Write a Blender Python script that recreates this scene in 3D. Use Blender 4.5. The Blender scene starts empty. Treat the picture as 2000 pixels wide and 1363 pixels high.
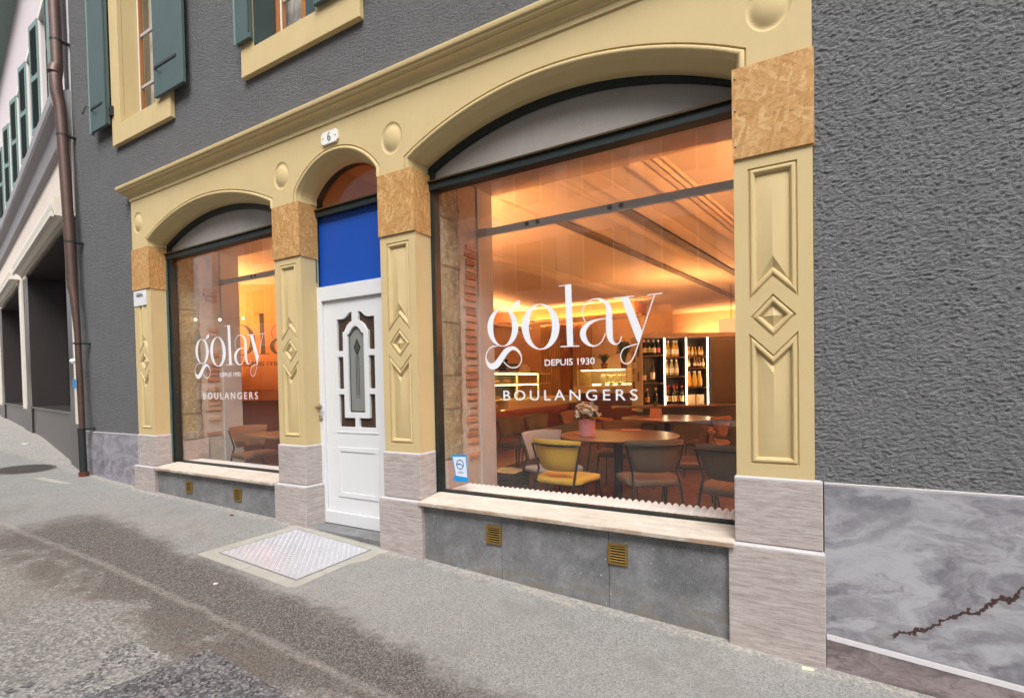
import bpy, bmesh, math, random
from mathutils import Vector, Matrix
from mathutils.geometry import tessellate_polygon
R = math.radians
random.seed(7)
sc = bpy.context.scene
col = sc.collection

# ------------------------------------------------------------------ camera
cam_d = bpy.data.cameras.new("camera"); cam = bpy.data.objects.new("camera", cam_d); col.objects.link(cam); sc.camera = cam
YAW, PITCH, ROLL, FPX = -0.5219993, -0.0207291, -0.0198251, 982.304
fw = Vector((math.sin(YAW)*math.cos(PITCH), math.cos(YAW)*math.cos(PITCH), math.sin(PITCH)))
rt = Vector((math.cos(YAW), -math.sin(YAW), 0)); up = rt.cross(fw)
r2 = rt*math.cos(ROLL) + up*math.sin(ROLL); u2 = -rt*math.sin(ROLL) + up*math.cos(ROLL)
cam.matrix_world = Matrix(((r2.x, u2.x, -fw.x, 0), (r2.y, u2.y, -fw.y, -3), (r2.z, u2.z, -fw.z, 0), (0, 0, 0, 1)))
cam_d.sensor_width = 36; cam_d.lens = 36*FPX/2000
cam_d.shift_x = 5.21/2000; cam_d.shift_y = 85.37/2000
cam_d.clip_start = 0.05; cam_d.clip_end = 500

# ------------------------------------------------------------------ world, sun, exposure
world = bpy.data.worlds.new("World"); sc.world = world; world.use_nodes = True
wt = world.node_tree; wt.nodes.clear()
sky = wt.nodes.new('ShaderNodeTexSky'); sky.sky_type = 'NISHITA'; sky.sun_disc = False
sky.sun_elevation = R(52); sky.sun_rotation = R(150); sky.dust_density = 5; sky.air_density = 1.0
hs = wt.nodes.new('ShaderNodeHueSaturation'); hs.inputs['Saturation'].default_value = 0.22
bg = wt.nodes.new('ShaderNodeBackground'); bg.inputs['Strength'].default_value = 0.15
wo = wt.nodes.new('ShaderNodeOutputWorld')
wt.links.new(sky.outputs[0], hs.inputs['Color']); wt.links.new(hs.outputs[0], bg.inputs[0]); wt.links.new(bg.outputs[0], wo.inputs[0])
sun_d = bpy.data.lights.new("sun", 'SUN'); sun = bpy.data.objects.new("sun", sun_d); col.objects.link(sun)
sun_d.energy = 1.5; sun_d.angle = R(35); sun_d.color = (1.0, 0.97, 0.93)
sdir = Vector((math.sin(R(150))*math.cos(R(52)), math.cos(R(150))*math.cos(R(52)), math.sin(R(52))))
sun.rotation_euler = sdir.to_track_quat('Z', 'Y').to_euler()
sc.view_settings.view_transform = 'Standard'; sc.view_settings.look = 'None'
sc.view_settings.exposure = 0.75; sc.view_settings.gamma = 1.0; sc.view_settings.use_curve_mapping = False
sc.cycles.max_bounces = 10; sc.cycles.transparent_max_bounces = 16; sc.cycles.sample_clamp_indirect = 6

# ------------------------------------------------------------------ node helpers
class NT:
    def __init__(s, name):
        s.m = bpy.data.materials.new(name); s.m.use_nodes = True; s.t = s.m.node_tree; s.t.nodes.clear()
        s.out = s.n('ShaderNodeOutputMaterial')
    def n(s, typ, ins=None, **kw):
        nd = s.t.nodes.new(typ)
        for k, v in kw.items(): setattr(nd, k, v)
        for k, v in (ins or {}).items(): s.set(nd.inputs[k], v)
        return nd
    def set(s, sock, v):
        if isinstance(v, bpy.types.NodeSocket): s.t.links.new(v, sock)
        elif isinstance(v, bpy.types.Node): s.t.links.new(v.outputs[0], sock)
        else:
            if isinstance(v, tuple) and len(v) == 3 and sock.type == 'RGBA': v = (*v, 1)
            sock.default_value = v
    def co(s, scale=(1, 1, 1), rot=(0, 0, 0), loc=(0, 0, 0), kind='Object'):
        tc = s.n('ShaderNodeTexCoord')
        return s.n('ShaderNodeMapping', {'Vector': tc.outputs[kind], 'Scale': scale, 'Rotation': rot, 'Location': loc}).outputs[0]
    def noise(s, scale, detail=4, rough=.55, dist=0, vec=None, out=0):
        return s.n('ShaderNodeTexNoise', {'Vector': vec or s.co(), 'Scale': scale, 'Detail': detail, 'Roughness': rough, 'Distortion': dist}).outputs[out]
    def voro(s, scale, vec=None, out='Distance', feature='F1', rnd=1):
        return s.n('ShaderNodeTexVoronoi', {'Vector': vec or s.co(), 'Scale': scale, 'Randomness': rnd}, feature=feature).outputs[out]
    def ramp(s, fac, stops, interp='LINEAR'):
        nd = s.n('ShaderNodeValToRGB', {'Fac': fac}); cr = nd.color_ramp; cr.interpolation = interp
        while len(cr.elements) < len(stops): cr.elements.new(.5)
        for e, (p, c) in zip(cr.elements, stops):
            e.position = p; e.color = (c, c, c, 1) if not isinstance(c, tuple) else (*c, 1)
        return nd.outputs[0]
    def math(s, op, a, b=0., c=0., clamp=False):
        return s.n('ShaderNodeMath', {0: a, 1: b, 2: c}, operation=op, use_clamp=clamp).outputs[0]
    def sstep(s, v, a, b):
        return s.n('ShaderNodeMapRange', {'Value': v, 'From Min': a, 'From Max': b}, interpolation_type='SMOOTHSTEP').outputs[0]
    def mix(s, fac, a, b, mode='MIX'):
        nd = s.n('ShaderNodeMix', data_type='RGBA', blend_type=mode)
        s.set(nd.inputs[0], fac); s.set(nd.inputs[6], a); s.set(nd.inputs[7], b)
        return nd.outputs[2]
    def bump(s, h, strength=.3, dist=.01, normal=None):
        ins = {'Height': h, 'Strength': strength, 'Distance': dist}
        if normal: ins['Normal'] = normal
        return s.n('ShaderNodeBump', ins).outputs[0]
    def bsdf(s, color, rough=.6, metal=0, normal=None, spec=.5, **kw):
        ins = {'Base Color': color, 'Roughness': rough, 'Metallic': metal, 'Specular IOR Level': spec}
        if normal: ins['Normal'] = normal
        ins.update(kw)
        b = s.n('ShaderNodeBsdfPrincipled', ins); s.t.links.new(b.outputs[0], s.out.inputs[0]); return s.m
    def sep(s, vec=None):
        return s.n('ShaderNodeSeparateXYZ', {0: vec or s.co()}).outputs

def plain(name, c, rough=.55, metal=0, var=.08, scale=9, bump=0, bscale=60, spec=.5):
    t = NT(name)
    lo = tuple(x*(1-var) for x in c); hi = tuple(min(1, x*(1+var)) for x in c)
    base = t.mix(t.noise(scale, 5), lo, hi)
    nrm = t.bump(t.noise(bscale, 3), bump, .004) if bump else None
    return t.bsdf(base, rough, metal, nrm, spec)

def emit(name, c, s):
    t = NT(name); e = t.n('ShaderNodeEmission', {'Color': c, 'Strength': s}); t.t.links.new(e.outputs[0], t.out.inputs[0]); return t.m

def glass(name, f0=.045, tint=(1, 1, 1), rough=0.0):
    t = NT(name)
    g = t.n('ShaderNodeNewGeometry')
    d = t.n('ShaderNodeVectorMath', {0: g.outputs['Normal'], 1: g.outputs['Incoming']}, operation='DOT_PRODUCT').outputs['Value']
    q = t.math('POWER', t.math('SUBTRACT', 1., t.math('ABSOLUTE', d), clamp=True), 5.)
    fac = t.math('MULTIPLY_ADD', q, 1-f0, f0)
    a = t.n('ShaderNodeBsdfTransparent', {'Color': tint}); b = t.n('ShaderNodeBsdfGlossy', {'Roughness': rough, 'Color': (1, 1, 1)})
    m = t.n('ShaderNodeMixShader', {0: fac, 1: a, 2: b}); t.t.links.new(m.outputs[0], t.out.inputs[0]); return t.m

# ------------------------------------------------------------------ materials
M = {}
def mk_yellow():
    t = NT('ochre plaster')
    c = t.mix(t.noise(3, 8, .7), (.50, .385, .195), (.61, .475, .25))
    c = t.mix(t.math('MULTIPLY', t.sstep(t.noise(1.7, 7, .7), .55, .75), .25), c, (.45, .34, .175))
    c = t.mix(t.math('MULTIPLY', t.sstep(t.noise(9, 7, .7, .4, t.co((1.6, 1.6, .12))), .55, .75), .22), c, (.36, .285, .16))
    c = t.mix(t.math('MULTIPLY', t.sstep(t.noise(60, 4, .7), .66, .72), .25), c, (.68, .58, .38))
    n = t.bump(t.noise(260, 3, .7), .22, .003, t.bump(t.noise(22, 3), .06, .01))
    return t.bsdf(c, .75, 0, n, .3)
M['yellow'] = mk_yellow()
def mk_render(bd=.075):
    t = NT('grey roughcast render')
    v = t.co((1, 1, 1.75))
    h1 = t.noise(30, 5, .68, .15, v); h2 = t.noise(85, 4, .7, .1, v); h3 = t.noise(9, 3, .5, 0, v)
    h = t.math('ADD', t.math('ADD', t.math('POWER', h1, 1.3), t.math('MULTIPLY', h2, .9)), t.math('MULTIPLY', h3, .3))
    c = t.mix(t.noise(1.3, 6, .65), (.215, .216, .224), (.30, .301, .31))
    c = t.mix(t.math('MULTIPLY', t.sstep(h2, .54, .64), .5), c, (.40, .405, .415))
    c = t.mix(t.math('MULTIPLY', t.sstep(h2, .46, .36), .45), c, (.11, .111, .116))  # relief shading put into the colour: lighter bumps, darker hollows
    st = t.noise(2.2, 6, .7, 0, t.co((1, 1, .25)))
    c = t.mix(t.math('MULTIPLY', t.sstep(st, .55, .72), .16), c, (.30, .30, .31))
    sp = t.math('MULTIPLY', t.sstep(t.noise(5, 2), .60, .7), t.sstep(t.noise(150, 2), .68, .74))
    c = t.mix(t.math('MULTIPLY', sp, .5), c, (.48, .48, .50))
    n = t.bump(h, 1.0, bd)
    return t.bsdf(c, .9, 0, n, .25)
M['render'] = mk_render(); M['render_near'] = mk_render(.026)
def mk_plinth():
    t = NT('mauve travertine')
    v = t.co((1.0, 1.0, 11))
    a = t.noise(7, 10, .74, .8, v); b = t.noise(34, 8, .8, .5, t.co((.5, .5, 8)))
    c = t.mix(t.sstep(a, .3, .68), (.295, .242, .224), (.515, .463, .445))
    c = t.mix(t.math('MULTIPLY', t.sstep(b, .56, .64), .55), c, (.20, .145, .125))
    c = t.mix(t.math('MULTIPLY', t.sstep(t.noise(55, 5, .7, 0, t.co((3, 3, .8))), .58, .66), .35), c, (.62, .56, .55))
    return t.bsdf(c, .55, 0, t.bump(b, .12, .004), .4)
M['plinth'] = mk_plinth()
M['plinth_cap'] = plain('mauve stone sawn edge', (.50, .475, .485), .6, var=.1, scale=30)
def mk_marble(name, a, b, cdark, vein=True, sc=1.0):
    t = NT(name)
    v = t.co((sc, sc, sc*1.9), (0, R(24), 0))
    wv = t.n('ShaderNodeVectorMath', {0: v, 1: t.n('ShaderNodeVectorMath', {0: t.noise(2.3, 5, .55, 0, v, 1), 'Scale': .75}, operation='SCALE').outputs[0]}, operation='ADD').outputs[0]
    s1 = t.noise(3.2, 9, .62, 1.2, wv); s2 = t.noise(9, 8, .68, .8, wv)
    c = t.mix(t.sstep(s1, .30, .66), a, b)
    c = t.mix(t.math('MULTIPLY', t.sstep(s2, .52, .70), .55), c, cdark)
    c = t.mix(t.math('MULTIPLY', t.sstep(t.noise(70, 4, .7), .55, .7), .25), c, b)
    if vein:
        x, y, z = t.sep()
        pz = t.math('MULTIPLY_ADD', t.math('SUBTRACT', x, .37), .66, -1.285)
        d = t.math('SUBTRACT', z, pz)
        nz = t.math('ADD', t.math('MULTIPLY', t.math('SUBTRACT', t.noise(7, 6, .65), .5), .22), t.math('MULTIPLY', t.math('SUBTRACT', t.noise(60, 3), .5), .018))
        d = t.math('ABSOLUTE', t.math('ADD', d, nz))
        wd = t.math('MULTIPLY_ADD', t.noise(13, 3), .022, .002)
        k = t.math('SUBTRACT', 1., t.sstep(d, t.math('MULTIPLY', wd, .55), wd))
        k = t.math('MULTIPLY', k, t.sstep(x, .36, .40))
        c = t.mix(t.math('MULTIPLY', t.math('SUBTRACT', 1., t.sstep(d, .0, .035)), .22), c, (.30, .26, .19))
        c = t.mix(k, c, (.055, .028, .03))
    return t.bsdf(c, .32, 0, t.bump(s2, .03, .003), .5)
M['marble'] = mk_marble('grey swirled marble', (.15, .145, .168), (.40, .397, .425), (.13, .10, .125), True, .62)
M['marble_brown'] = mk_marble('brown violet marble', (.10, .08, .08), (.30, .25, .25), (.075, .06, .062), False, 1.3)
M['marble_left'] = mk_marble('violet swirled marble', (.16, .15, .18), (.36, .34, .39), (.09, .08, .09), False, 1.2)
def mk_slate():
    t = NT('dark limestone slab')
    c = t.mix(t.sstep(t.noise(4, 9, .75), .3, .7), (.115, .117, .122), (.245, .248, .255))
    c = t.mix(t.math('MULTIPLY', t.sstep(t.noise(34, 5, .75, 1.5), .57, .68), .5), c, (.34, .345, .36))
    c = t.mix(t.math('MULTIPLY', t.sstep(t.noise(150, 3, .75), .57, .65), .6), c, (.42, .405, .415)); c = t.mix(t.math('MULTIPLY', t.sstep(t.noise(110, 3, .75, 0, t.co((1, 1, 1), (0, 0, 0), (4, 4, 4))), .57, .65), .55), c, (.06, .06, .063)); sp = t.voro(24, t.co((1, 1, .55), (0, .6, 0)), 'Distance'); c = t.mix(t.math('MULTIPLY', t.math('MULTIPLY', t.math('SUBTRACT', 1., t.sstep(sp, .06, .10)), t.sstep(t.noise(6, 3), .48, .58)), .8), c, (.62, .63, .65))
    w = t.n('ShaderNodeTexWave', {'Vector': t.co((1, 1, 1), (0, .5, .3)), 'Scale': 6, 'Distortion': 16, 'Detail': 4, 'Detail Scale': 2.5}).outputs[1]
    c = t.mix(t.math('MULTIPLY', t.sstep(w, .985, .998), t.math('MULTIPLY', t.sstep(t.noise(4, 3), .5, .65), .35)), c, (.5, .5, .52))
    x, y, z = t.sep()
    foot = t.math('MULTIPLY', t.math('SUBTRACT', 1., t.sstep(t.math('ADD', z, t.math('MULTIPLY', t.noise(6, 4), .2)), -1.28, -1.12)), t.sstep(t.noise(3.4, 5, .6, 0, t.co((1, 1, 5))), .42, .6))
    c = t.mix(t.math('MULTIPLY', foot, .6), c, (.20, .165, .125))
    return t.bsdf(c, .6, 0, t.bump(t.noise(120, 4), .12, .003), .4)
M['slate'] = mk_slate()
def mk_sill(name='pale weathered stone sill'):
    t = NT(name)
    v = t.co((2.2, 7, 7))
    c = t.mix(t.sstep(t.noise(3, 9, .75, .3, v), .3, .7), (.45, .39, .325), (.62, .57, .505))
    c = t.mix(t.math('MULTIPLY', t.sstep(t.noise(1.6, 6, .7), .55, .7), .35), c, (.36, .30, .24))
    x, y, z = t.sep()
    edge = t.math('SUBTRACT', 1., t.sstep(y, -.068, -.05))
    c = t.mix(t.math('MULTIPLY', edge, t.sstep(t.noise(4, 6, .7), .3, .62)), c, (.27, .155, .085))
    return t.bsdf(c, .6, 0, t.bump(t.noise(40, 5), .1, .003), .35)
M['sill'] = mk_sill()
def mk_osb():
    t = NT('oriented strand board')
    cols = [(.15, .06, .018), (.35, .17, .05), (.44, .23, .075), (.50, .28, .10), (.62, .40, .185)]
    def layer(ry, sc_, off):
        v = t.co((1, 1, 1), (0, ry, 0), off)
        v = t.n('ShaderNodeMapping', {'Vector': v, 'Scale': (sc_*.24, sc_, sc_)}).outputs[0]
        wv = t.n('ShaderNodeVectorMath', {0: v, 1: t.n('ShaderNodeVectorMath', {0: t.noise(1.3, 4, .7, 0, v, 1), 'Scale': 1.3}, operation='SCALE').outputs[0]}, operation='ADD').outputs[0]
        cc = t.voro(1, wv, 'Color'); g = t.n('ShaderNodeSeparateColor', {0: cc}).outputs
        gr = t.noise(3, 5, .75, 0, t.n('ShaderNodeMapping', {'Vector': v, 'Scale': (.25, 6, 6)}).outputs[0])
        f = t.math('ADD', t.math('MULTIPLY', g[0], .6), t.math('MULTIPLY', gr, .52))
        return t.ramp(f, [(.1, cols[1]), (.4, cols[2]), (.62, cols[3]), (.95, cols[4])]), g[1], t.voro(1, wv, 'Distance')
    a = layer(.35, 62, (0, 0, 0)); b = layer(-.6, 55, (3, 1, 2)); d = layer(1.3, 70, (7, 3, 5))
    c = t.mix(t.sstep(b[1], .45, .55), a[0], b[0]); c = t.mix(t.sstep(d[1], .6, .66), c, d[0])
    dk = t.math('MULTIPLY', t.sstep(t.noise(60, 4, .75, 1.5, t.co((.5, .5, 1.6))), .57, .66), .8)
    c = t.mix(dk, c, cols[0])
    c = t.mix(t.math('MULTIPLY', t.sstep(t.noise(4, 4), .45, .7), .25), c, cols[1])
    return t.bsdf(c, .65, 0, t.bump(t.math('ADD', a[2], b[2]), .3, .002), .35)
M['osb'] = mk_osb()
def mk_asphalt(name, mode):
    t = NT(name)
    x, y, z = t.sep()
    n1 = t.noise(1.1, 6, .62); n2 = t.noise(7, 6, .7); n3 = t.noise(34, 4, .7)
    sp3 = lambda f, c0, c1, c2, c3: t.ramp(f, [(.0, c0), (.25, c1), (.62, c2), (.97, c3)])
    vc = t.voro(88, None, 'Color'); g = t.n('ShaderNodeSeparateColor', {0: vc}).outputs[0]
    vf = t.voro(175, None, 'Color'); gf = t.n('ShaderNodeSeparateColor', {0: vf}).outputs[1]
    fine = t.mix(.5, sp3(gf, (.085, .083, .079), (.188, .184, .177), (.28, .275, .264), (.48, .47, .45)), t.mix(n2, (.172, .168, .16), (.305, .299, .287)))
    coarse = t.mix(.55, t.mix(n2, (.165, .158, .148), (.27, .26, .243)), sp3(g, (.06, .056, .051), (.15, .143, .133), (.27, .26, .242), (.50, .48, .445)))
    if mode == 'patch':
        c = sp3(g, (.035, .032, .035), (.075, .070, .074), (.125, .117, .122), (.26, .25, .25)); c = t.mix(t.math('MULTIPLY', t.sstep(n3, .5, .66), .4), c, (.22, .215, .21))
        return t.bsdf(c, .8, 0, t.bump(t.math('ADD', t.voro(88), t.math('MULTIPLY', n3, .6)), .55, .006), .3)
    if mode == 'old':
        c = sp3(g, (.06, .057, .057), (.14, .135, .135), (.22, .212, .207), (.40, .385, .37)); c = t.mix(t.math('MULTIPLY', t.sstep(n2, .47, .62), .6), c, (.33, .315, .29))
        return t.bsdf(c, .85, 0, t.bump(t.math('ADD', t.voro(88), t.math('MULTIPLY', n3, .6)), .6, .007), .25)
    yn = t.math('ADD', y, t.math('MULTIPLY', t.math('SUBTRACT', n2, .5), .36))
    yn = t.math('ADD', yn, t.math('MULTIPLY', t.math('SUBTRACT', n3, .5), .30))
    road = t.math('SUBTRACT', 1., t.sstep(y, -1.42, -1.30))          # coarser surfacing past the joint
    c = t.mix(road, fine, coarse)
    c = t.mix(t.math('MULTIPLY', t.sstep(n1, .40, .7), .18), c, (.34, .325, .30))
    c = t.mix(t.math('MULTIPLY', t.math('MULTIPLY', t.sstep(t.noise(2.3, 7, .72), .53, .66), t.sstep(gf, .15, .7)), .35), c, (.125, .115, .105))
    # damp dark stain along the joint, with ragged edges
    top = t.math('MULTIPLY_ADD', t.math('ADD', x, 3.), -.065, -.93)
    up_ = t.math('SUBTRACT', 1., t.sstep(t.math('SUBTRACT', yn, t.math('ADD', top, t.math('MULTIPLY', t.math('SUBTRACT', n1, .5), .55))), -.16, .08))
    lowe = t.math('MULTIPLY_ADD', t.sstep(n1, .42, .62), -.34, -1.36)
    lo_ = t.sstep(t.math('SUBTRACT', yn, lowe), -.22, .14)
    xl = t.sstep(t.math('ADD', x, t.math('MULTIPLY', t.math('SUBTRACT', n2, .5), 1.2)), -6.3, -5.6)
    st = t.math('MULTIPLY', t.math('MULTIPLY', up_, lo_), xl)
    st = t.sstep(t.math('ADD', st, t.math('MULTIPLY', t.math('SUBTRACT', gf, .5), .8)), .2, .75)
    st = t.math('MULTIPLY', st, t.math('MULTIPLY_ADD', t.sstep(n3, .25, .6), .22, .78))
    c = t.mix(st, c, sp3(gf, (.035, .030, .027), (.075, .066, .060), (.115, .102, .094), (.24, .22, .20)))
    br = t.math('MULTIPLY', t.math('MULTIPLY', t.math('SUBTRACT', 1., t.sstep(yn, -1.75, -1.5)), t.sstep(n1, .46, .62)), .28)
    c = t.mix(t.math('MULTIPLY', t.math('MULTIPLY', t.sstep(t.math('ABSOLUTE', t.math('ADD', yn, 1.5)), .22, .04), t.sstep(n2, .38, .6)), .45), c, (.15, .125, .105))
    c = t.mix(br, c, (.20, .17, .14))
    # pale mortar fillet at the foot of the wall
    ft = t.math('MULTIPLY', t.sstep(yn, -.12, -.04), t.sstep(n3, .42, .6))
    c = t.mix(t.math('MULTIPLY', ft, .6), c, (.46, .42, .36))
    # joint between pavement and road
    jy = t.math('ADD', t.math('ADD', y, 1.365), t.math('ADD', t.math('MULTIPLY', t.math('SUBTRACT', t.noise(3, 4), .5), .08), t.math('MULTIPLY', t.math('SUBTRACT', t.noise(28, 3), .5), .03)))
    ja = t.math('ABSOLUTE', jy)
    c = t.mix(t.math('MULTIPLY', t.math('SUBTRACT', 1., t.sstep(ja, .004, .040)), t.math('MULTIPLY_ADD', t.sstep(n3, .3, .6), .36, .03)), c, (.40, .375, .34))
    crack = t.math('MULTIPLY', t.math('SUBTRACT', 1., t.sstep(ja, .002, .007)), t.math('MULTIPLY', t.sstep(t.noise(9, 3), .52, .62), .7))
    c = t.mix(crack, c, (.04, .037, .034))
    # blown-in dark specks
    sp = t.math('MULTIPLY', t.math('SUBTRACT', 1., t.sstep(t.voro(7), .035, .05)), t.sstep(t.noise(3), .45, .6))
    c = t.mix(t.math('MULTIPLY', sp, .8), c, (.035, .033, .032))
    hgt = t.math('ADD', t.math('MULTIPLY', t.voro(88), t.math('MULTIPLY_ADD', road, .8, .25)), t.math('MULTIPLY', n3, .5))
    hgt = t.math('SUBTRACT', hgt, t.math('MULTIPLY', crack, 1.5))
    return t.bsdf(c, .85, 0, t.bump(hgt, .5, .006), .25)
M['pave'] = mk_asphalt('worn grey asphalt', 'pave'); M['patch'] = mk_asphalt('dark asphalt patch', 'patch'); M['old_patch'] = mk_asphalt('old asphalt patch', 'old')
M['concrete'] = plain('pale concrete', (.37, .355, .315), .8, var=.22, scale=8, bump=.25, bscale=90)
M['white'] = plain('white lacquer', (.66, .67, .685), .28, var=.02, scale=3)
M['white_mat'] = plain('white enamel plate', (.78, .77, .72), .4, var=.04)
def mk_frame():
    t = NT('dark green painted frame')
    c = t.mix(t.noise(6, 6, .7), (.006, .010, .011), (.014, .024, .024))
    w = t.sstep(t.noise(46, 5, .75), .61, .68)
    c = t.mix(t.math('MULTIPLY', w, .7), c, (.07, .13, .115))
    return t.bsdf(c, .42, 0, t.bump(t.noise(70, 3), .1, .003), .5)
M['frame'] = mk_frame()
def mk_teal():
    t = NT('flaking teal paint edge')
    c = t.mix(t.noise(16, 6, .75), (.03, .065, .06), (.13, .21, .185))
    x, y, z = t.sep()
    c = t.mix(t.math('MULTIPLY', t.math('SUBTRACT', 1., t.sstep(t.math('ADD', z, t.math('MULTIPLY', t.noise(9), .2)), -.76, -.6)), .8), c, (.14, .07, .035))
    return t.bsdf(c, .6, 0, t.bump(t.noise(50, 4), .3, .004), .4)
M['teal'] = mk_teal()
M['bronze_strip'] = plain('brown bronze drip', (.10, .065, .03), .35, .6, var=.3, scale=20)
M['blue'] = plain('blue panel paint', (.002, .060, .36), .45, var=.06, scale=2, bump=.03)
M['glass'] = glass('shop window glass', .062)
M['glass_case'] = glass('display glass', .05, (.95, .97, .93))
def mk_wired():
    t = NT('grey wired glass')
    v = t.co((1, 1, 1))
    c = t.mix(t.noise(3, 9, .75), (.26, .232, .212), (.42, .385, .355))
    c = t.mix(t.math('MULTIPLY', t.sstep(t.noise(90, 3, .7), .55, .7), .3), c, (.52, .50, .47))
    c = t.mix(t.math('MULTIPLY', t.sstep(t.noise(2.4, 8, .75), .58, .75), .4), c, (.58, .47, .45))
    return t.bsdf(c, .38, 0, t.bump(t.voro(130), .3, .003), .6)
M['wired'] = mk_wired()
M['brass'] = plain('aged brass', (.40, .255, .075), .38, .85, var=.25, scale=40)
M['brass_dark'] = plain('vent recess', (.012, .010, .008), .8)
M['steel'] = plain('brushed steel', (.45, .43, .40), .3, .9, var=.1, scale=30)
M['tread'] = plain('aluminium tread plate', (.60, .60, .64), .36, .45, var=.12, scale=6)
M['cover_frame'] = plain('dark steel frame', (.13, .125, .115), .6, .3)
M['black'] = plain('black print', (.012, .010, .010), .5)
M['letter'] = plain('white vinyl lettering', (.74, .76, .81), .5, var=.01)
def mk_wood(name, a, b, sc=(1, 12, 12), rough=.4, s=3):
    t = NT(name); v = t.co(sc)
    return t.bsdf(t.mix(t.noise(s, 8, .65, 1.2, v), a, b), rough, 0, t.bump(t.noise(s*3, 5, .6, 0, v), .08, .003), .45)
M['table'] = mk_wood('walnut table top', (.12, .058, .024), (.20, .105, .046), (1, 9, 9), .3)
M['orange_wood'] = mk_wood('varnished orange window wood', (.30, .11, .03), (.46, .19, .06), (12, 12, 1), .4)
M['slat'] = mk_wood('light oak slat', (.42, .26, .12), (.55, .36, .18), (14, 14, 1), .5)
M['brown_wood'] = mk_wood('brown panelling', (.15, .055, .02), (.22, .09, .035), (10, 10, 1), .45)
M['red_face'] = plain('rust red counter face', (.115, .028, .012), .5, var=.15, scale=4, bump=.1)
M['shutter'] = plain('grey green shutter paint', (.062, .098, .10), .55, var=.14, scale=7, bump=.08)
M['shutter_dark'] = plain('deep green shutter paint', (.028, .055, .057), .55, var=.14)
M['shutter_pale'] = plain('pale green shutter paint', (.17, .25, .235), .5, var=.12)
M['iron'] = plain('dark iron', (.045, .05, .05), .5, .6)
M['copper'] = plain('oxidised copper pipe', (.10, .058, .047), .45, .25, var=.35, scale=14)
M['curtain'] = plain('linen curtain', (.40, .37, .34), .9, var=.15, scale=16)
M['black_metal'] = plain('black tube steel', (.025, .022, .022), .4, .6)
def fabric(name, c): return plain(name, c, .95, var=.2, scale=140, bump=.35, bscale=420, spec=.15)
M['f_yellow'] = fabric('mustard wool', (.50, .31, .045)); M['f_brown'] = fabric('taupe wool', (.135, .092, .062)); M['f_grey'] = fabric('lilac grey wool', (.29, .26, .24))
M['f_tan'] = fabric('tan leather cloth', (.20, .098, .045)); M['f_rust'] = fabric('rust wool', (.17, .098, .068)); M['f_dark'] = fabric('olive grey wool', (.095, .083, .055)); M['f_orange'] = fabric('amber wool', (.55, .27, .06))
def mk_carpet():
    t = NT('mottled brown carpet')
    v = t.co((1, 2.6, 1))
    c = t.mix(t.sstep(t.noise(15, 6, .7, 0, v), .35, .65), (.036, .015, .009), (.125, .058, .033))
    return t.bsdf(c, .95, 0, t.bump(t.noise(200, 2), .3, .004), .1)
M['carpet'] = mk_carpet()
M['floor_tile'] = plain('terracotta floor', (.20, .085, .045), .5, var=.12)
M['ceiling'] = plain('cream ceiling plaster', (.72, .60, .46), .85, var=.05, scale=2)
M['beam'] = plain('taupe ceiling beam', (.15, .125, .11), .7, var=.15)
M['orange_wall'] = plain('apricot wall paint', (.66, .33, .12), .8, var=.05, scale=2)
M['wall_in'] = plain('warm beige inner wall', (.58, .42, .29), .8, var=.1)
M['dark_panel'] = plain('charcoal cabinet', (.035, .032, .034), .4, var=.15)
M['panel_pale'] = plain('pale side panel', (.50, .40, .30), .6, var=.06)
M['cream_top'] = plain('cream stone counter', (.75, .66, .45), .35, var=.08)
M['concrete_in'] = plain('bare concrete', (.46, .45, .43), .85, var=.22, scale=4, bump=.3, bscale=35)
def mk_rough():
    t = NT('rough yellow sandstone')
    h = t.noise(22, 7, .72, .6)
    return t.bsdf(t.mix(t.sstep(h, .3, .7), (.30, .265, .16), (.60, .54, .38)), .9, 0, t.bump(h, 1, .06), .2)
M['rough'] = mk_rough()
M['rough_pink'] = plain('rough pinkish stone', (.46, .39, .35), .9, var=.3, scale=30, bump=.9, bscale=45)
M['mortar'] = plain('old lime mortar', (.50, .45, .37), .95, var=.25, scale=18, bump=.5, bscale=50)
M['brick'] = [plain('worn red brick', c, .9, var=.3, scale=28, bump=.5, bscale=70) for c in ((.42, .23, .14), (.47, .27, .17), (.38, .20, .125), (.46, .33, .24))]
M['rail'] = plain('grey painted rail', (.58, .57, .56), .5, .2, var=.06)
M['pink'] = plain('pink glazed pot', (.62, .29, .32), .45, var=.06)
M['leaf'] = plain('dark leaf', (.035, .075, .02), .5, var=.35)
M['petal'] = plain('cream petal', (.85, .84, .72), .6, var=.08)
M['menu'] = plain('salmon menu card', (.55, .27, .20), .5, var=.15, scale=20)
M['paper'] = plain('paper', (.70, .62, .50), .7, var=.1)
M['radiator'] = plain('white corrugated board', (.80, .80, .78), .5, var=.03)
M['st_blue'] = plain('sticker blue', (.01, .26, .62), .4, var=.02); M['st_dark'] = plain('sticker dark blue', (.01, .10, .30), .4, var=.02); M['st_white'] = plain('sticker pale', (.62, .70, .82), .4, var=.02)
M['pinkwall'] = plain('pale lilac wall', (.64, .565, .585), .85, var=.05, scale=2)
M['creamwall'] = plain('cream lower wall', (.72, .63, .56), .85, var=.06, scale=2)
M['cornice_grey'] = plain('grey stone cornice', (.30, .285, .30), .8, var=.12, scale=5)
M['granite'] = plain('brown polished granite', (.042, .034, .034), .3, var=.35, scale=120)
M['granite_l'] = plain('grey brown granite', (.105, .092, .094), .4, var=.3, scale=120)
M['awning'] = plain('cream awning cassette', (.66, .61, .52), .45, var=.05)
M['post_white'] = plain('cream post', (.72, .66, .58), .5, var=.06)
M['matte_dark'] = plain('matt dark top', (.02, .017, .016), .9); M['dark_in'] = plain('dark shop interior', (.012, .013, .015), .9)
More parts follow.
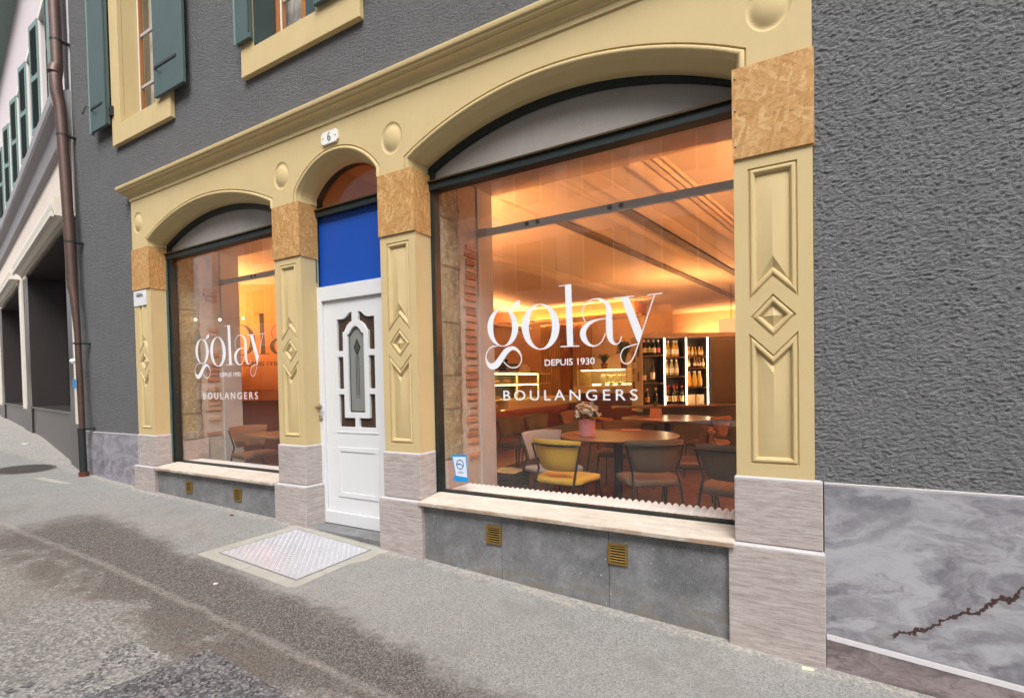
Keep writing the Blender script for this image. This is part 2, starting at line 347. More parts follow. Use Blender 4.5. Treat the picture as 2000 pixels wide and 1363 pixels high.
M['glass_dark'] = glass('dark shop glass', .08, (.75, .8, .85))
M['led'] = emit('warm LED', (1, .76, .42), 13); M['led_case'] = emit('yellow LED', (1, .72, .24), 24); M['led_red'] = emit('amber LED', (1, .36, .10), 9)
M['cove'] = emit('cove LED', (1, .43, .15), 215); M['fill_dim'] = emit('dim cove LED', (1, .50, .20), 1.2); M['fill_mid'] = emit('soft cove LED', (1, .43, .15), 46); M['shade'] = emit('lit lamp shade', (1, .52, .20), .75); M['lamp_bulb'] = emit('sconce bulb', (1, .47, .16), 60); M['added_lobby_bulb'] = emit('added lobby bulb', (1, .52, .25), 9); M['bulb'] = emit('bulb', (1, .6, .2), 20)  # ceiling-wash LEDs and the lobby globe are added, unseen sources
M['opp'] = plain('opposite pale facade', (.74, .73, .69), .85, var=.06); M['opp_dark'] = plain('opposite window', (.05, .055, .06), .2); M['opp_shutter'] = plain('opposite shutter', (.25, .28, .27), .6); M['opp_sign'] = plain('sign band', (.30, .27, .24), .6)
for k, c in {'b_amber': (.25, .10, .012), 'b_green': (.012, .03, .012), 'b_black': (.012, .010, .010), 'b_gold': (.62, .38, .06), 'b_orange': (.70, .27, .03), 'b_clear': (.40, .34, .22)}.items():
    M[k] = plain('bottle ' + k[2:], c, .12, var=.1)
for k, c in {'l_cream': (.75, .68, .50), 'l_green': (.30, .42, .08), 'l_red': (.55, .10, .03), 'l_white': (.8, .78, .72), 'cap_red': (.42, .03, .03), 'cap_white': (.8, .78, .72), 'cap_gold': (.62, .42, .12)}.items():
    M[k] = plain('label ' + k, c, .5, var=.1, scale=60)

# ------------------------------------------------------------------ mesh helpers
class MB:
    def __init__(s): s.v = []; s.f = []
    def add(s, vs, fs):
        o = len(s.v); s.v += [tuple(p) for p in vs]; s.f += [tuple(i+o for i in f) for f in fs]; return s
    def box(s, x0, x1, y0, y1, z0, z1):
        return s.add([(x0, y0, z0), (x1, y0, z0), (x1, y1, z0), (x0, y1, z0), (x0, y0, z1), (x1, y0, z1), (x1, y1, z1), (x0, y1, z1)],
                     [(0, 3, 2, 1), (4, 5, 6, 7), (0, 1, 5, 4), (1, 2, 6, 5), (2, 3, 7, 6), (3, 0, 4, 7)])
    def cbox(s, c, d): return s.box(c[0]-d[0]/2, c[0]+d[0]/2, c[1]-d[1]/2, c[1]+d[1]/2, c[2]-d[2]/2, c[2]+d[2]/2)
    def prism(s, loops, y0, y1, back=True):
        """XZ polygon (outer loop, then holes) extruded from y0 (front) to y1"""
        if not isinstance(loops[0][0], (tuple, list)): loops = [loops]
        pts = [p for l in loops for p in l]
        tri = tessellate_polygon([[Vector((p[0], p[1], 0)) for p in l] for l in loops])
        n = len(pts); o = len(s.v)
        s.v += [(p[0], y0, p[1]) for p in pts] + [(p[0], y1, p[1]) for p in pts]
        for a, b, c in tri:
            A, B, Cc = pts[a], pts[b], pts[c]
            if (B[0]-A[0])*(Cc[1]-A[1])-(B[1]-A[1])*(Cc[0]-A[0]) < 0: b, c = c, b
            s.f.append((o+a, o+b, o+c))
            if back: s.f.append((o+n+a, o+n+c, o+n+b))
        i = 0
        for l in loops:
            m = len(l)
            for k in range(m): s.f.append((o+i+k, o+n+i+k, o+n+i+(k+1) % m, o+i+(k+1) % m))
            i += m
        return s
    def rings(s, rs, closed=True, cap0=False, cap1=False):
        """bridge equal-length vertex rings"""
        o = len(s.v); m = len(rs[0])
        for r in rs: s.v += [tuple(p) for p in r]
        for k in range(len(rs)-1):
            for i in range(m if closed else m-1):
                j = (i+1) % m; s.f.append((o+k*m+i, o+k*m+j, o+(k+1)*m+j, o+(k+1)*m+i))
        if cap0: s.f.append(tuple(o+i for i in reversed(range(m))))
        if cap1: s.f.append(tuple(o+(len(rs)-1)*m+i for i in range(m)))
        return s
    def lathe(s, prof, n=16, c=(0, 0, 0)):
        return s.rings([[(c[0]+r*math.cos(2*math.pi*i/n), c[1]+r*math.sin(2*math.pi*i/n), c[2]+z) for i in range(n)] for r, z in prof], True, True, True)
    def tube(s, path, r, n=8):
        P = [Vector(p) for p in path]; rs = []; prev = None
        for i, p in enumerate(P):
            d = (P[min(i+1, len(P)-1)]-P[max(i-1, 0)]).normalized()
            a = prev if prev is not None else (Vector((0, 0, 1)) if abs(d.z) < .9 else Vector((1, 0, 0)))
            u = (a-d*a.dot(d)).normalized(); w = d.cross(u); prev = u
            rr = r[i] if isinstance(r, (list, tuple)) else r
            rs.append([p+(u*math.cos(2*math.pi*k/n)+w*math.sin(2*math.pi*k/n))*rr for k in range(n)])
        return s.rings(rs, True, True, True)
    def sphere(s, c, r, n=8, m=6):
        rx, ry, rz = r if isinstance(r, tuple) else (r, r, r)
        return s.rings([[(c[0]+rx*math.sin(math.pi*j/m)*math.cos(2*math.pi*i/n), c[1]+ry*math.sin(math.pi*j/m)*math.sin(2*math.pi*i/n), c[2]-rz*math.cos(math.pi*j/m)) for i in range(n)] for j in range(1, m)], True, True, True)

def obj(name, mb, mat, parent=None, world=None, bevel=0, smooth=False, weld=False, loc=None):
    me = bpy.data.meshes.new(name); me.from_pydata(mb.v, [], mb.f); 
    bm = bmesh.new(); bm.from_mesh(me)
    if weld: bmesh.ops.remove_doubles(bm, verts=bm.verts, dist=.0005)
    bmesh.ops.recalc_face_normals(bm, faces=bm.faces); bm.to_mesh(me); bm.free()
    if smooth:
        for p in me.polygons: p.use_smooth = True
        me.set_sharp_from_angle(angle=R(smooth if smooth is not True else 40))
    me.materials.append(M[mat] if isinstance(mat, str) else mat)
    o = bpy.data.objects.new(name, me); col.objects.link(o)
    if loc: o.location = loc
    if parent is not None: attach(o, parent)
    if bevel:
        b = o.modifiers.new('bevel', 'BEVEL'); b.width = bevel; b.segments = 2; b.limit_method = 'ANGLE'; b.angle_limit = R(35)
    return o
WORLD = set()
def attach(o, parent):
    o.parent = parent
    if parent.name in WORLD: o.matrix_parent_inverse = Matrix.Translation(-parent.location)
def thing(name, label, cat, loc=(0, 0, 0), rz=0, group=None, world=False):
    o = bpy.data.objects.new(name, None); col.objects.link(o); o.location = loc; o.rotation_euler = (0, 0, rz); o.empty_display_size = .1
    if world: WORLD.add(o.name)
    return tag(o, label, cat, group)
def tag(o, label, cat, group=None):
    o['label'] = label; o['category'] = cat
    if group: o['group'] = group
    return o
def structure(o): o['kind'] = 'structure'; return o
def stuff(o): o['kind'] = 'stuff'; return o
def copy_tree(o, parent=None):
    c = o.copy(); col.objects.link(c)
    if parent is not None: c.parent = parent; c.matrix_parent_inverse = o.matrix_parent_inverse
    for k in list(KIDS.get(o.name, o.children)): copy_tree(k, c)
    return c
KIDS = {}
def lerp(x, xs, ys):
    if x <= xs[0]: return ys[0]
    for i in range(len(xs)-1):
        if x <= xs[i+1]: return ys[i]+(ys[i+1]-ys[i])*(x-xs[i])/(xs[i+1]-xs[i])
    return ys[-1]
GX = [-90, -40, -20, -12.4, -8.4, -6.85, -4.25, -2.9, -.3, .1, 6, 60]; GZ = [.9, -.25, -.72, -.85, -1.10, -1.18, -1.245, -1.32, -1.455, -1.485, -1.82, -5]
def gz(x): return lerp(x, GX, GZ)
def inset(poly, d):
    n = len(poly); out = []
    ar = sum(poly[i][0]*poly[(i+1) % n][1]-poly[(i+1) % n][0]*poly[i][1] for i in range(n)); sg = 1 if ar > 0 else -1
    for i in range(n):
        p, q, r = Vector(poly[i-1]), Vector(poly[i]), Vector(poly[(i+1) % n])
        a = (q-p).normalized(); b = (r-q).normalized()
        na = Vector((-a.y, a.x))*sg; nb = Vector((-b.y, b.x))*sg
        m = (na+nb); k = d/max(.2, (1+na.dot(nb)))
        out.append((q.x+m.x*k, q.y+m.y*k))
    return out
def catmull(pts, n=8):
    out = []; L = len(pts)
    for i in range(L-1):
        p0, p1, p2, p3 = [pts[max(0, min(L-1, i+k))] for k in (-1, 0, 1, 2)]
        for j in range(n):
            t = j/n
            out.append(tuple(.5*((2*b)+(-a+c)*t+(2*a-5*b+4*c-d)*t*t+(-a+3*b-3*c+d)*t**3) for a, b, c, d in zip(p0, p1, p2, p3)))
    out.append(tuple(pts[-1])); return out
def circ(cx, cz, r, n=32, rx=None): return [(cx+(rx or r)*math.cos(2*math.pi*i/n), cz+r*math.sin(2*math.pi*i/n)) for i in range(n)]
def text_mb(body, x0, x1, zbase, cap, y, bold=0, spacing=1.0, depth=.0006, flipx=False):
    cu = bpy.data.curves.new('txt', 'FONT'); cu.body = body; cu.size = 1; cu.offset = bold; cu.space_character = spacing; cu.resolution_u = 4
    o = bpy.data.objects.new('txt', cu); col.objects.link(o)
    me = bpy.data.meshes.new_from_object(o.evaluated_get(bpy.context.evaluated_depsgraph_get()))
    xs = [v.co.x for v in me.vertices]; ys = [v.co.y for v in me.vertices]
    sx = (x1-x0)/(max(xs)-min(xs)); sz = cap/(max(ys)-min(ys)); mx, my = min(xs), min(ys)
    mb = MB(); mb.add([(x0+(v.co.x-mx)*sx, y, zbase+(v.co.y-my)*sz) for v in me.vertices], [tuple(p.vertices) for p in me.polygons])
    bpy.data.objects.remove(o); bpy.data.curves.remove(cu); bpy.data.meshes.remove(me)
    if flipx: mb.v = [(x0+x1-a, b, c) for a, b, c in mb.v]
    return mb

# ------------------------------------------------------------------ ground
def ground():
    mb = MB(); xs = sorted(set(GX + [x*1. for x in range(-38, 60, 2)])); ys = [-60, -30, -14, -6, -3, -1.4, .0, .12]
    idx = lambda i, j: i*len(ys)+j
    mb.v = [(x, y, gz(x)) for x in xs for y in ys]
    mb.f = [(idx(i, j), idx(i+1, j), idx(i+1, j+1), idx(i, j+1)) for i in range(len(xs)-1) for j in range(len(ys)-1)]
    o = len(mb.v); xl = [x for x in xs if x <= -8.4]
    mb.v += [(x, y, gz(x)) for x in xl for y in (.12, 20)]
    mb.f += [(o+2*i, o+2*i+2, o+2*i+3, o+2*i+1) for i in range(len(xl)-1)]
    structure(obj('pavement', mb, 'pave', weld=True))
    def sheet(name, pts, dz, mat, jit):
        # subdivided ragged outline laid on the ground
        out = []
        for i in range(len(pts)):
            a, b = pts[i], pts[(i+1) % len(pts)]; n = max(1, int(math.hypot(b[0]-a[0], b[1]-a[1])/.05))
            for k in range(n):
                t = k/n; out.append((a[0]+(b[0]-a[0])*t+random.uniform(-jit, jit), a[1]+(b[1]-a[1])*t+random.uniform(-jit, jit)))
        tri = tessellate_polygon([[Vector((p[0], p[1], 0)) for p in out]])
        mb = MB(); mb.add([(p[0], p[1], gz(p[0])+dz) for p in out], tri); structure(obj(name, mb, mat))
    sheet('asphalt_patch', [(-3.02, -1.735), (-2.66, -1.70), (-2.70, -2.9), (-3.05, -2.9)], .004, 'old_patch', .008)
    sheet('asphalt_patch', [(-2.62, -1.575), (-1.93, -1.60), (-1.85, -2.9), (-2.72, -2.9)], .008, 'patch', .007)
    # pale mortar crumbs along the foot of the wall
    mb = MB()
    for i in range(260):
        x = random.uniform(-6.9, .3); y = -.075-abs(random.gauss(0, .018)); s = random.uniform(.003, .010)
        if -3.9 < x < -2.85: continue
        z = gz(x); mb.add([(x-s, y-s*.7, z), (x+s, y-s, z), (x+s*.8, y+s, z), (x-s, y+s*.8, z), (x+s*.2, y, z+s*.8)], [(0, 1, 4), (1, 2, 4), (2, 3, 4), (3, 0, 4)])
    stuff(obj('mortar_crumbs', mb, 'concrete'))
ground()

# ------------------------------------------------------------------ bakery building
BX = [(-6.86, -6.478), (-4.217, -3.851), (-2.889, -2.529), (-.297, .07)]      # pilasters
ZF, ZO, ZY, ZJ = 1.657, 1.171, -.533, -.893
ARCH = [(-6.56, -4.217, 1.75, .27), (-3.93, -2.876, 1.745, .277), (-2.625, -.23, 1.755, .293)]
bld = thing('bakery_building', 'charcoal roughcast building with an ochre arcaded bakery shopfront', 'building', (-3.4, 0, -1.33), world=True)
W1 = [(-6.996, 3.19), (-6.083, 3.19), (-6.083, 5.3), (-6.996, 5.3)]; W2 = [(-4.40, 3.19), (-3.545, 3.19), (-3.545, 5.3), (-4.40, 5.3)]
grow = lambda q: [(q[0][0]-.03, q[0][1]-.03), (q[1][0]+.03, q[1][1]-.03), (q[2][0]+.03, q[2][1]+.03), (q[3][0]-.03, q[3][1]+.03)]
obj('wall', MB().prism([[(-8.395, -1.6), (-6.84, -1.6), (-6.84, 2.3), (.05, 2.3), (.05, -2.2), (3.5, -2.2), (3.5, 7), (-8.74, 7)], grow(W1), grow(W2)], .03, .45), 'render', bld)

def roughcast(x0, x1, z0, z1, st=.005):
    from mathutils import noise
    nx, nz = int((x1-x0)/st), int((z1-z0)/st); mb = MB()
    for i in range(nx+1):
        for j in range(nz+1):
            x, z = x0+(x1-x0)*i/nx, z0+(z1-z0)*j/nz
            w = noise.noise((x*11, 3.1, z*13))
            h = .9*noise.noise((x*46+w*1.2, 0, z*80+w*1.2))+.6*noise.noise((x*95, 7, z*140))+.3*noise.noise((x*170, 1, z*210))
            h = max(-.75, h)
            mb.v.append((x+.002*noise.noise((x*90, 9, z*90)), .0195-.0068*h, z-.003*max(0, h)))
    mb.f = [(i*(nz+1)+j, (i+1)*(nz+1)+j, (i+1)*(nz+1)+j+1, i*(nz+1)+j+1) for i in range(nx) for j in range(nz)]
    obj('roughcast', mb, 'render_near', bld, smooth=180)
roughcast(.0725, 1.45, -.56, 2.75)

def arch_curve(a, u, n=24, zbot=ZF):
    x0, x1, zs, rise = a; hw = (x1-x0)/2; Rr = (hw*hw+rise*rise)/(2*rise); cx = (x0+x1)/2; cz = zs+rise-Rr
    r = Rr-u; h = hw-u; zz = cz+math.sqrt(r*r-h*h); th = math.asin(h/r)
    return [(x0+u, zbot)] + [(cx+r*math.sin(-th+2*th*k/n), cz+r*math.cos(-th+2*th*k/n)) for k in range(n+1)] + [(x1-u, zbot)]

def frieze():
    out = [(-6.86, 2.215), (-6.86, ZF), (ARCH[0][0], ZF)]
    for i, a in enumerate(ARCH):
        out += arch_curve(a, 0)[1:-1] if i else arch_curve(a, 0)[1:-1]
        out += [(a[1], ZF), (ARCH[i+1][0], ZF)] if i < 2 else [(a[1], ZF), (.07, ZF), (.07, 2.215)]
    # insert left feet of arches: already present as pilaster bottoms
    ros = [(-6.708, 1.953), (-4.084, 1.925), (-2.742, 1.922), (-.124, 1.93)]
    mb = MB(); mb.prism([out] + [circ(x, z, .125, rx=.108)[::-1] for x, z in ros], 0, .2)
    for x, z in ros:
        pr = [(.125, 0), (.121, .003), (.114, .0065), (.106, .008), (.098, .0065), (.090, .003), (.080, -.002), (.066, -.008), (.05, -.013), (.03, -.0165), (.008, -.018)]
        mb.rings([[(px, y, pz) for px, pz in circ(x, z, r, rx=r*.864)] for r, y in pr], True, False, True)
    o = obj('frieze', mb, 'yellow', bld, smooth=35, weld=True)
    prof = [(0, 0), (.003, .010), (.009, .010), (.012, .001), (.018, -.004), (.028, -.006), (.037, -.002), (.041, .006), (.044, .022), (.050, .026), (.055, .045), (.061, .075), (.070, .105), (.079, .125), (.083, .135), (.083, .19)]
    for a in ARCH:
        cs = [[(x, y, z) for x, z in arch_curve(a, u, 28)] for u, y in prof]
        m = MB(); m.rings(cs, False); obj('arch_moulding', m, 'yellow', bld, smooth=50)
    # cornice swept along the facade with a mitred return at its left end
    pr = [(.02, 2.213), (.0, 2.213), (-.001, 2.222), (-.012, 2.224), (-.012, 2.258), (-.020, 2.262), (-.024, 2.268), (-.028, 2.282), (-.040, 2.296), (-.058, 2.305), (-.072, 2.308), (-.072, 2.320), (-.080, 2.322), (-.092, 2.329), (-.097, 2.340), (-.097, 2.346), (-.108, 2.348), (-.112, 2.356), (-.112, 2.378), (-.108, 2.384), (.03, 2.412)]
    m = MB(); m.rings([[(-6.86+min(y, .02), .05, z) for y, z in pr], [(-6.86+min(y, 0.0), y, z) for y, z in pr], [(.9, y, z) for y, z in pr]], False)
    obj('cornice', m, 'yellow', bld, smooth=30)
frieze()

def pilaster(x0, x1):
    c = (x0+x1)/2
    def T(pts): return [(c+px, pz) for px, pz in pts]
    w = .1155
    top = T([(-w, 1.113), (-w, .411), (0, .530), (w, .411), (w, 1.113)])
    dia = T([(0, .440), (-.107, .324), (0, .209), (.107, .324)])
    bot = T([(-w, .238), (-w, -.464), (w, -.464), (w, .238), (0, .119)])
    mb = MB(); mb.prism([[(x0, ZY), (x1, ZY), (x1, ZO), (x0, ZO)], top, dia, bot], 0, .19, back=False)
    pr = [(0, 0), (.002, .009), (.007, .009), (.010, .0015), (.016, -.003), (.025, -.003), (.031, .004), (.034, .014), (.038, .020)]
    for poly in (top, dia, bot):
        rs = [[(x, y, z) for x, z in (inset(poly, u) if u else poly)] for u, y in pr]
        mb.rings(rs, True); q = rs[-1]; yr = -.004
        if poly is top:
            a = (c, yr, 1.000); b = (c, yr, .640); TL, BL, P, BR, TR = q
            mb.add([TL, BL, P, BR, TR, a, b], [(0, 1, 6, 5), (1, 2, 6), (2, 3, 6), (3, 4, 5, 6), (4, 0, 5)])
        elif poly is bot:
            a = (c, yr, .020); b = (c, yr, -.350); TL, BL, BR, TR, P = q
            mb.add([TL, BL, BR, TR, P, a, b], [(0, 1, 6, 5), (1, 2, 6), (2, 3, 5, 6), (3, 4, 5), (4, 0, 5)])
        else:
            mb.add(q+[(c, -.004, .324)], [(0, 1, 4), (1, 2, 4), (2, 3, 4), (3, 0, 4)])
    p = obj('pilaster', mb, 'yellow', bld, weld=True, smooth=28)
    obj('osb_board', MB().box(x0-.004, x1+.006, -.014, .002, ZO+.002, ZF-.006), 'osb', p)
    obj('osb_board', MB().box(x1-.004, x1+.008, .004, .185, ZO-.004, ZF-.010), 'osb', p)
    zb = gz(c)-.12
    for za, zc, pr_ in ((ZJ, ZY, .012), (zb, ZJ-.003, .042)):
        xr = x1+pr_*.8 if x1 < 0 else x1+max(pr_, .034)
        s = obj('stone_block', MB().box(x0-pr_, xr, -pr_, .185, za, zc-.014), 'plinth', p, bevel=.006)
        obj('stone_edge', MB().rings([[(x0-pr_+e, -pr_+e, z), (xr-e, -pr_+e, z), (xr-e, .185, z), (x0-pr_+e, .185, z)] for e, z in ((0, zc-.014), (.002, zc-.006), (min(pr_, .02), zc))], True, True, True), 'plinth_cap', s)
    return p
P = [pilaster(*b) for b in BX]
for z in (1.60, 1.43, 1.24): obj('screw', MB().sphere((-.285, -.015, z), .006, 8, 5), 'steel', P[3])
for z in (1.58, 1.25): obj('screw', MB().sphere((-2.875, -.015, z), .005, 8, 5), 'steel', P[2])
# white slotted plate on the first pilaster
lp = obj('letter_plate', MB().prism([[(-6.85, .985), (-6.565, .985), (-6.565, 1.160), (-6.85, 1.160)], [(-6.76, 1.105), (-6.64, 1.105), (-6.64, 1.125), (-6.76, 1.125)]], -.010, .004), 'white', P[0], bevel=.002)
obj('slot_flap', MB().prism([(-6.775, 1.10), (-6.625, 1.10), (-6.65, 1.128), (-6.75, 1.128)], -.020, -.012), 'steel', lp)

# upper windows ----------------------------------------------------------------
def upper_window(hole, sx0, sx1, left):
    (a, z0), (b, _), (_, z1), _ = hole
    m = MB(); m.prism([[(sx0, 2.955), (sx1, 2.955), (sx1, 5.6), (sx0, 5.6)], [(a, z0), (b, z0), (b, z1), (a, z1)]], -.022, .028)
    m.add([(a, .028, z0), (a, .028, z1), (a, .26, z1), (a, .26, z0), (b, .028, z0), (b, .028, z1), (b, .26, z1), (b, .26, z0)], [(0, 1, 2, 3), (4, 7, 6, 5), (0, 3, 7, 4), (1, 5, 6, 2)])
    w = obj('upper_window', m, 'yellow', bld, bevel=.004)
    fr = MB(); ls = .022 if left else .125
    fr.prism([[(a+.004, z0+.002), (b-.004, z0+.002), (b-.004, z1), (a+.004, z1)], [(a+ls, z0+.03), ((a+b)/2-.03, z0+.03), ((a+b)/2-.03, z1-.05), (a+ls, z1-.05)], [((a+b)/2+.03, z0+.05), (b-.05, z0+.05), (b-.05, z1-.05), ((a+b)/2+.02, z1-.05)]], .20, .245)
    f = obj('window_frame', fr, 'orange_wood', w, bevel=.004)
    z = z0+.52
    while z < z1-.2: obj('glazing_bar', MB().box(a+ls+.001, (a+b)/2-.031, .212, .236, z-.016, z+.016), 'curtain', f); z += .62
    obj('frame_bead', MB().box(a+ls-.016, a+ls-.001, .192, .199, z0+.03, z1-.05), 'white_mat', f)
    obj('pane', MB().box(a+.07, b-.04, .222, .226, z0+.04, z1-.04), 'glass', w)
    cu = MB(); n = 60; rs = []
    rs = [[(a+.03+(b-a-.03)*i/n, .31+.012*math.sin(i*1.1)+.006*math.sin(i*2.7+k), z) for i in range(n+1)] for k, z in enumerate((z0-.05, z1))]
    cu.rings(rs, False); obj('curtain', cu, 'curtain', w, smooth=True)
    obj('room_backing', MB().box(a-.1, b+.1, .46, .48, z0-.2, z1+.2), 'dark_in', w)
    return w
w1 = upper_window(W1, -7.20, -5.88, True); w2 = upper_window(W2, -4.60, -3.03, False)
def shutter(w, x0, x1, z0, mat, yb=-.032, th=.034, strap=.30, peg=True):
    """board shutter hung flat on the wall, with its iron strap and catch"""
    s = obj('shutter', MB().box(x0, x1, yb-th, yb, z0, 5.32), mat, w, bevel=.004)
    obj('hinge_strap', MB().box(x0+.02, x1-.12, yb-th-.008, yb-th-.001, z0+strap, z0+strap+.028), 'iron', s, bevel=.002)
    c = MB().tube([(x0+.10, yb-th-.002, z0+strap-.045), (x0+.10, yb-th-.03, z0+strap-.04), (x0+.16, yb-th-.032, z0+strap-.025), (x0+.19, yb-th-.03, z0+strap-.03)], .007, 6); obj('catch', c, 'iron', s)
    return s
shutter(w1, -6.112, -5.530, 3.195, 'shutter')
sl = shutter(w1, -7.640, -7.205, 3.215, 'shutter', strap=.27)
obj('edge_board', MB().box(-7.672, -7.642, -.070, -.028, 3.20, 5.32), 'shutter_pale', sl); obj('edge_board', MB().box(-7.235, -7.203, -.076, -.068, 3.22, 5.32), 'shutter_dark', sl)
obj('hold_back', MB().tube([(-7.66, -.03, 3.56), (-7.70, -.09, 3.55), (-7.72, -.11, 3.47), (-7.75, -.11, 3.46)], .008, 6), 'iron', sl)
obj('hold_back', MB().box(-7.20, -7.14, -.05, -.02, 3.31, 3.42), 'iron', sl)
s2 = obj('shutter', MB().box(-4.60, -4.395, -.066, -.030, 3.25, 5.32), 'shutter', w2, bevel=.004); obj('edge_board', MB().box(-4.62, -4.60, -.076, -.026, 3.24, 5.32), 'shutter_pale', s2); obj('edge_board', MB().box(-4.41, -4.394, -.074, -.066, 3.30, 5.32), 'shutter_dark', s2)
obj('shutter', MB().box(-4.396, -4.366, -.02, .188, 3.205, 5.29), 'shutter_dark', w2)
obj('shutter', MB().box(-3.72, -3.575, .02, .19, 3.21, 5.3), 'shutter_dark', w2, bevel=.004); obj('shutter', MB().box(-3.52, -2.95, -.066, -.032, 3.20, 5.32), 'shutter', w2, bevel=.004)

